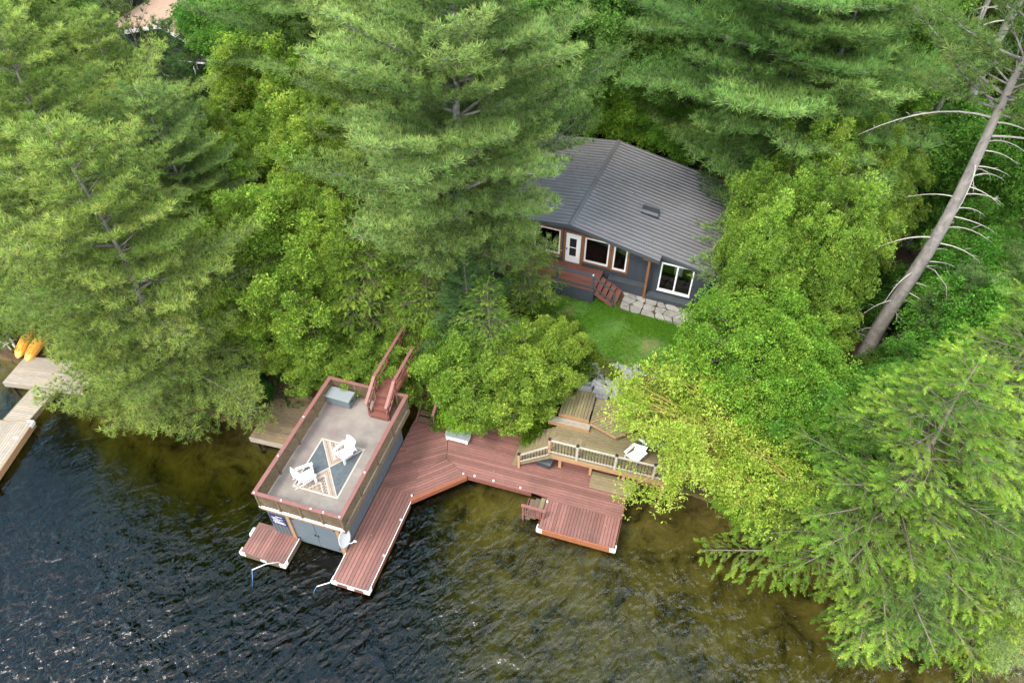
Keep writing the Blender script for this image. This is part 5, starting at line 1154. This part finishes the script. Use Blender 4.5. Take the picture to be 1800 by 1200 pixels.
# undergrowth over the forest floor
nU = 26000; X = rs.uniform(-45, 45, nU); Y = rs.uniform(12, 66, nU); d = Y - np.interp(X, SHX, SHY)
s, t = (X - HO.x)*HO.v[0] + (Y - HO.y)*HO.v[1], (X - HO.x)*HO.u[0] + (Y - HO.y)*HO.u[1]; s2, t2 = (X - DK.x)*DK.v[0] + (Y - DK.y)*DK.v[1], (X - DK.x)*DK.u[0] + (Y - DK.y)*DK.u[1]
clump = np.sin(X*.9 + 2)*np.sin(Y*.8) + .7*np.sin(X*2.1 + Y*1.7)
keep = (d > .25) & ~((s > -5) & (s < 9) & (t > -3) & (t < 9)) & ~inside(X, Y, lp) & ~((s2 > -1) & (s2 < 18.2) & (t2 > -2) & (t2 < 10.6)) & (clump > -.35) & (np.abs(X) < .75*(Y + 12)); X, Y = X[keep], Y[keep]
U = [unit_leaves(np.random.RandomState(5 + k), 5, .34, 80, .6) for k in range(3)]; tw_ = Twigs(); n = len(X)
tw_.p = np.stack([X, Y, ground(X, Y) + rs.uniform(.02, .45, n)], 1); tw_.d = np.stack([rs.normal(size=n)*.5, rs.normal(size=n)*.5, np.full(n, .9)], 1); tw_.up = rs.normal(size=(n, 3)); tw_.s = rs.uniform(.22, .5, n); tw_.c = rs.rand(n)
me = tw_.bake('undergrowth', U, (.025, .075, .012), (.09, .19, .03), rs, M['leaf']); o = bpy.data.objects.new('undergrowth', me); COL.objects.link(o); structure(o, 'stuff', 'leafy undergrowth on the forest floor')
# fallen leaves on docks, roof deck and steps
P = []
for s0, s1, t0, t1, z, n in ((5.2, 14.3, 5.4, 7.6, DZ, 60), (3.7, 5.0, -1, 6, DZ, 10), (.2, 3.7, .3, 6.3, BZ, 9), (10.8, 15, 6.7, 8.6, TZ, 45), (-3.6, -1.4, 4.4, 7, .42, 22), (11.2, 14.3, 3.7, 5, DZ, 8)):
    for k in range(n): P.append(DK.W(rs.uniform(s0, s1), rs.uniform(t0, t1), z + .008))
for k in range(330):
    s_ = rs.uniform(-4.5, 7.8); t_ = rs.uniform(0, 8.2); P.append(HO.W(s_, t_, roofz(s_) + .034))
P = np.array(P); n = len(P); a = rs.rand(n)*6.28; l = rs.uniform(.025, .055, n); dx = np.stack([np.cos(a)*l, np.sin(a)*l, rs.uniform(0, .015, n)], 1); dy = np.stack([-np.sin(a)*l*.5, np.cos(a)*l*.5, rs.uniform(0, .01, n)], 1)
V = np.stack([P - dx, P + dy, P + dx, P - dy], 1).reshape(-1, 3); col = np.array([(.35, .17, .05), (.28, .13, .05), (.40, .30, .08), (.16, .20, .05)])[rs.randint(0, 4, n)]
me = fastmesh('fallen_leaves', V, np.arange(4*n).reshape(-1, 4), np.repeat(col, 4, 0)); me.materials.append(M['leaf']); o = bpy.data.objects.new('fallen_leaves', me); COL.objects.link(o); structure(o, 'stuff', 'fallen leaves scattered on the docks, decks and roof')

# ---------------------------------------------------------------- light, sky, camera
SUN_AZ, SUN_EL = 225, 58            # compass bearing of the sun (0 = +y, clockwise) and its height
w = bpy.data.worlds.new('World'); SC.world = w; w.use_nodes = True; nt = w.node_tree
for n in list(nt.nodes): nt.nodes.remove(n)
L = nt.links.new
out = nt.nodes.new('ShaderNodeOutputWorld'); bg = nt.nodes.new('ShaderNodeBackground'); bg.inputs[1].default_value = .15
sky = nt.nodes.new('ShaderNodeTexSky'); sky.sky_type = 'NISHITA'; sky.sun_disc = False; sky.sun_elevation = R(SUN_EL); sky.sun_rotation = R(SUN_AZ); sky.dust_density = 2.0
tc = nt.nodes.new('ShaderNodeTexCoord'); nz = nt.nodes.new('ShaderNodeTexNoise'); nz.inputs['Scale'].default_value = 2.6; nz.inputs['Detail'].default_value = 7
L(tc.outputs['Generated'], nz.inputs['Vector'])
mr = nt.nodes.new('ShaderNodeMapRange'); mr.inputs[1].default_value = .34; mr.inputs[2].default_value = .60; L(nz.outputs['Fac'], mr.inputs[0])
sxyz = nt.nodes.new('ShaderNodeSeparateXYZ'); L(tc.outputs['Generated'], sxyz.inputs[0])
nb_ = nt.nodes.new('ShaderNodeMapRange'); nb_.inputs[1].default_value = -.1; nb_.inputs[2].default_value = .5; nb_.inputs[3].default_value = 1.0; nb_.inputs[4].default_value = .80; L(sxyz.outputs[1], nb_.inputs[0])   # thinner cloud to the north
cm_ = nt.nodes.new('ShaderNodeMath'); cm_.operation = 'MULTIPLY'; L(mr.outputs[0], cm_.inputs[0]); L(nb_.outputs[0], cm_.inputs[1])
mx = nt.nodes.new('ShaderNodeMixRGB'); L(cm_.outputs[0], mx.inputs[0]); L(sky.outputs[0], mx.inputs[1]); 
cc_ = nt.nodes.new('ShaderNodeMapRange'); cc_.inputs[1].default_value = -.05; cc_.inputs[2].default_value = .42; L(sxyz.outputs[1], cc_.inputs[0])
ck_ = nt.nodes.new('ShaderNodeMixRGB'); ck_.inputs[1].default_value = (14.5, 14.6, 14.8, 1); ck_.inputs[2].default_value = (4.3, 8.7, 11.6, 1); L(cc_.outputs[0], ck_.inputs[0]); L(ck_.outputs[0], mx.inputs[2])   # white cloud overhead and south, hazy blue to the north
L(mx.outputs[0], bg.inputs[0]); L(bg.outputs[0], out.inputs[0])
sd = bpy.data.lights.new('sun', 'SUN'); sd.energy = 1.5; sd.angle = R(15); sd.color = (1, .95, .86)
so = bpy.data.objects.new('sun', sd); COL.objects.link(so); so.rotation_euler = (R(90 - SUN_EL), 0, R(180 - SUN_AZ))
cd = bpy.data.cameras.new('camera'); cd.sensor_width = 36; cd.lens = FOC * 36 / 1800; cd.clip_end = 800; cd.clip_start = .1
co = bpy.data.objects.new('camera', cd); COL.objects.link(co); co.location = (0, 0, CAM_H); co.rotation_euler = (R(45), 0, 0); SC.camera = co
SC.view_settings.view_transform = 'Standard'; SC.view_settings.look = 'None'; SC.view_settings.exposure = 1.2; SC.view_settings.gamma = 1
cy = SC.cycles; cy.max_bounces = 8; cy.diffuse_bounces = 5; cy.glossy_bounces = 3; cy.transmission_bounces = 4; cy.transparent_max_bounces = 12; cy.volume_bounces = 0
cy.caustics_reflective = False; cy.caustics_refractive = False; cy.use_denoising = True; cy.sample_clamp_direct = 4; cy.sample_clamp_indirect = 4; cy.denoising_prefilter = 'NONE'; cy.use_adaptive_sampling = False
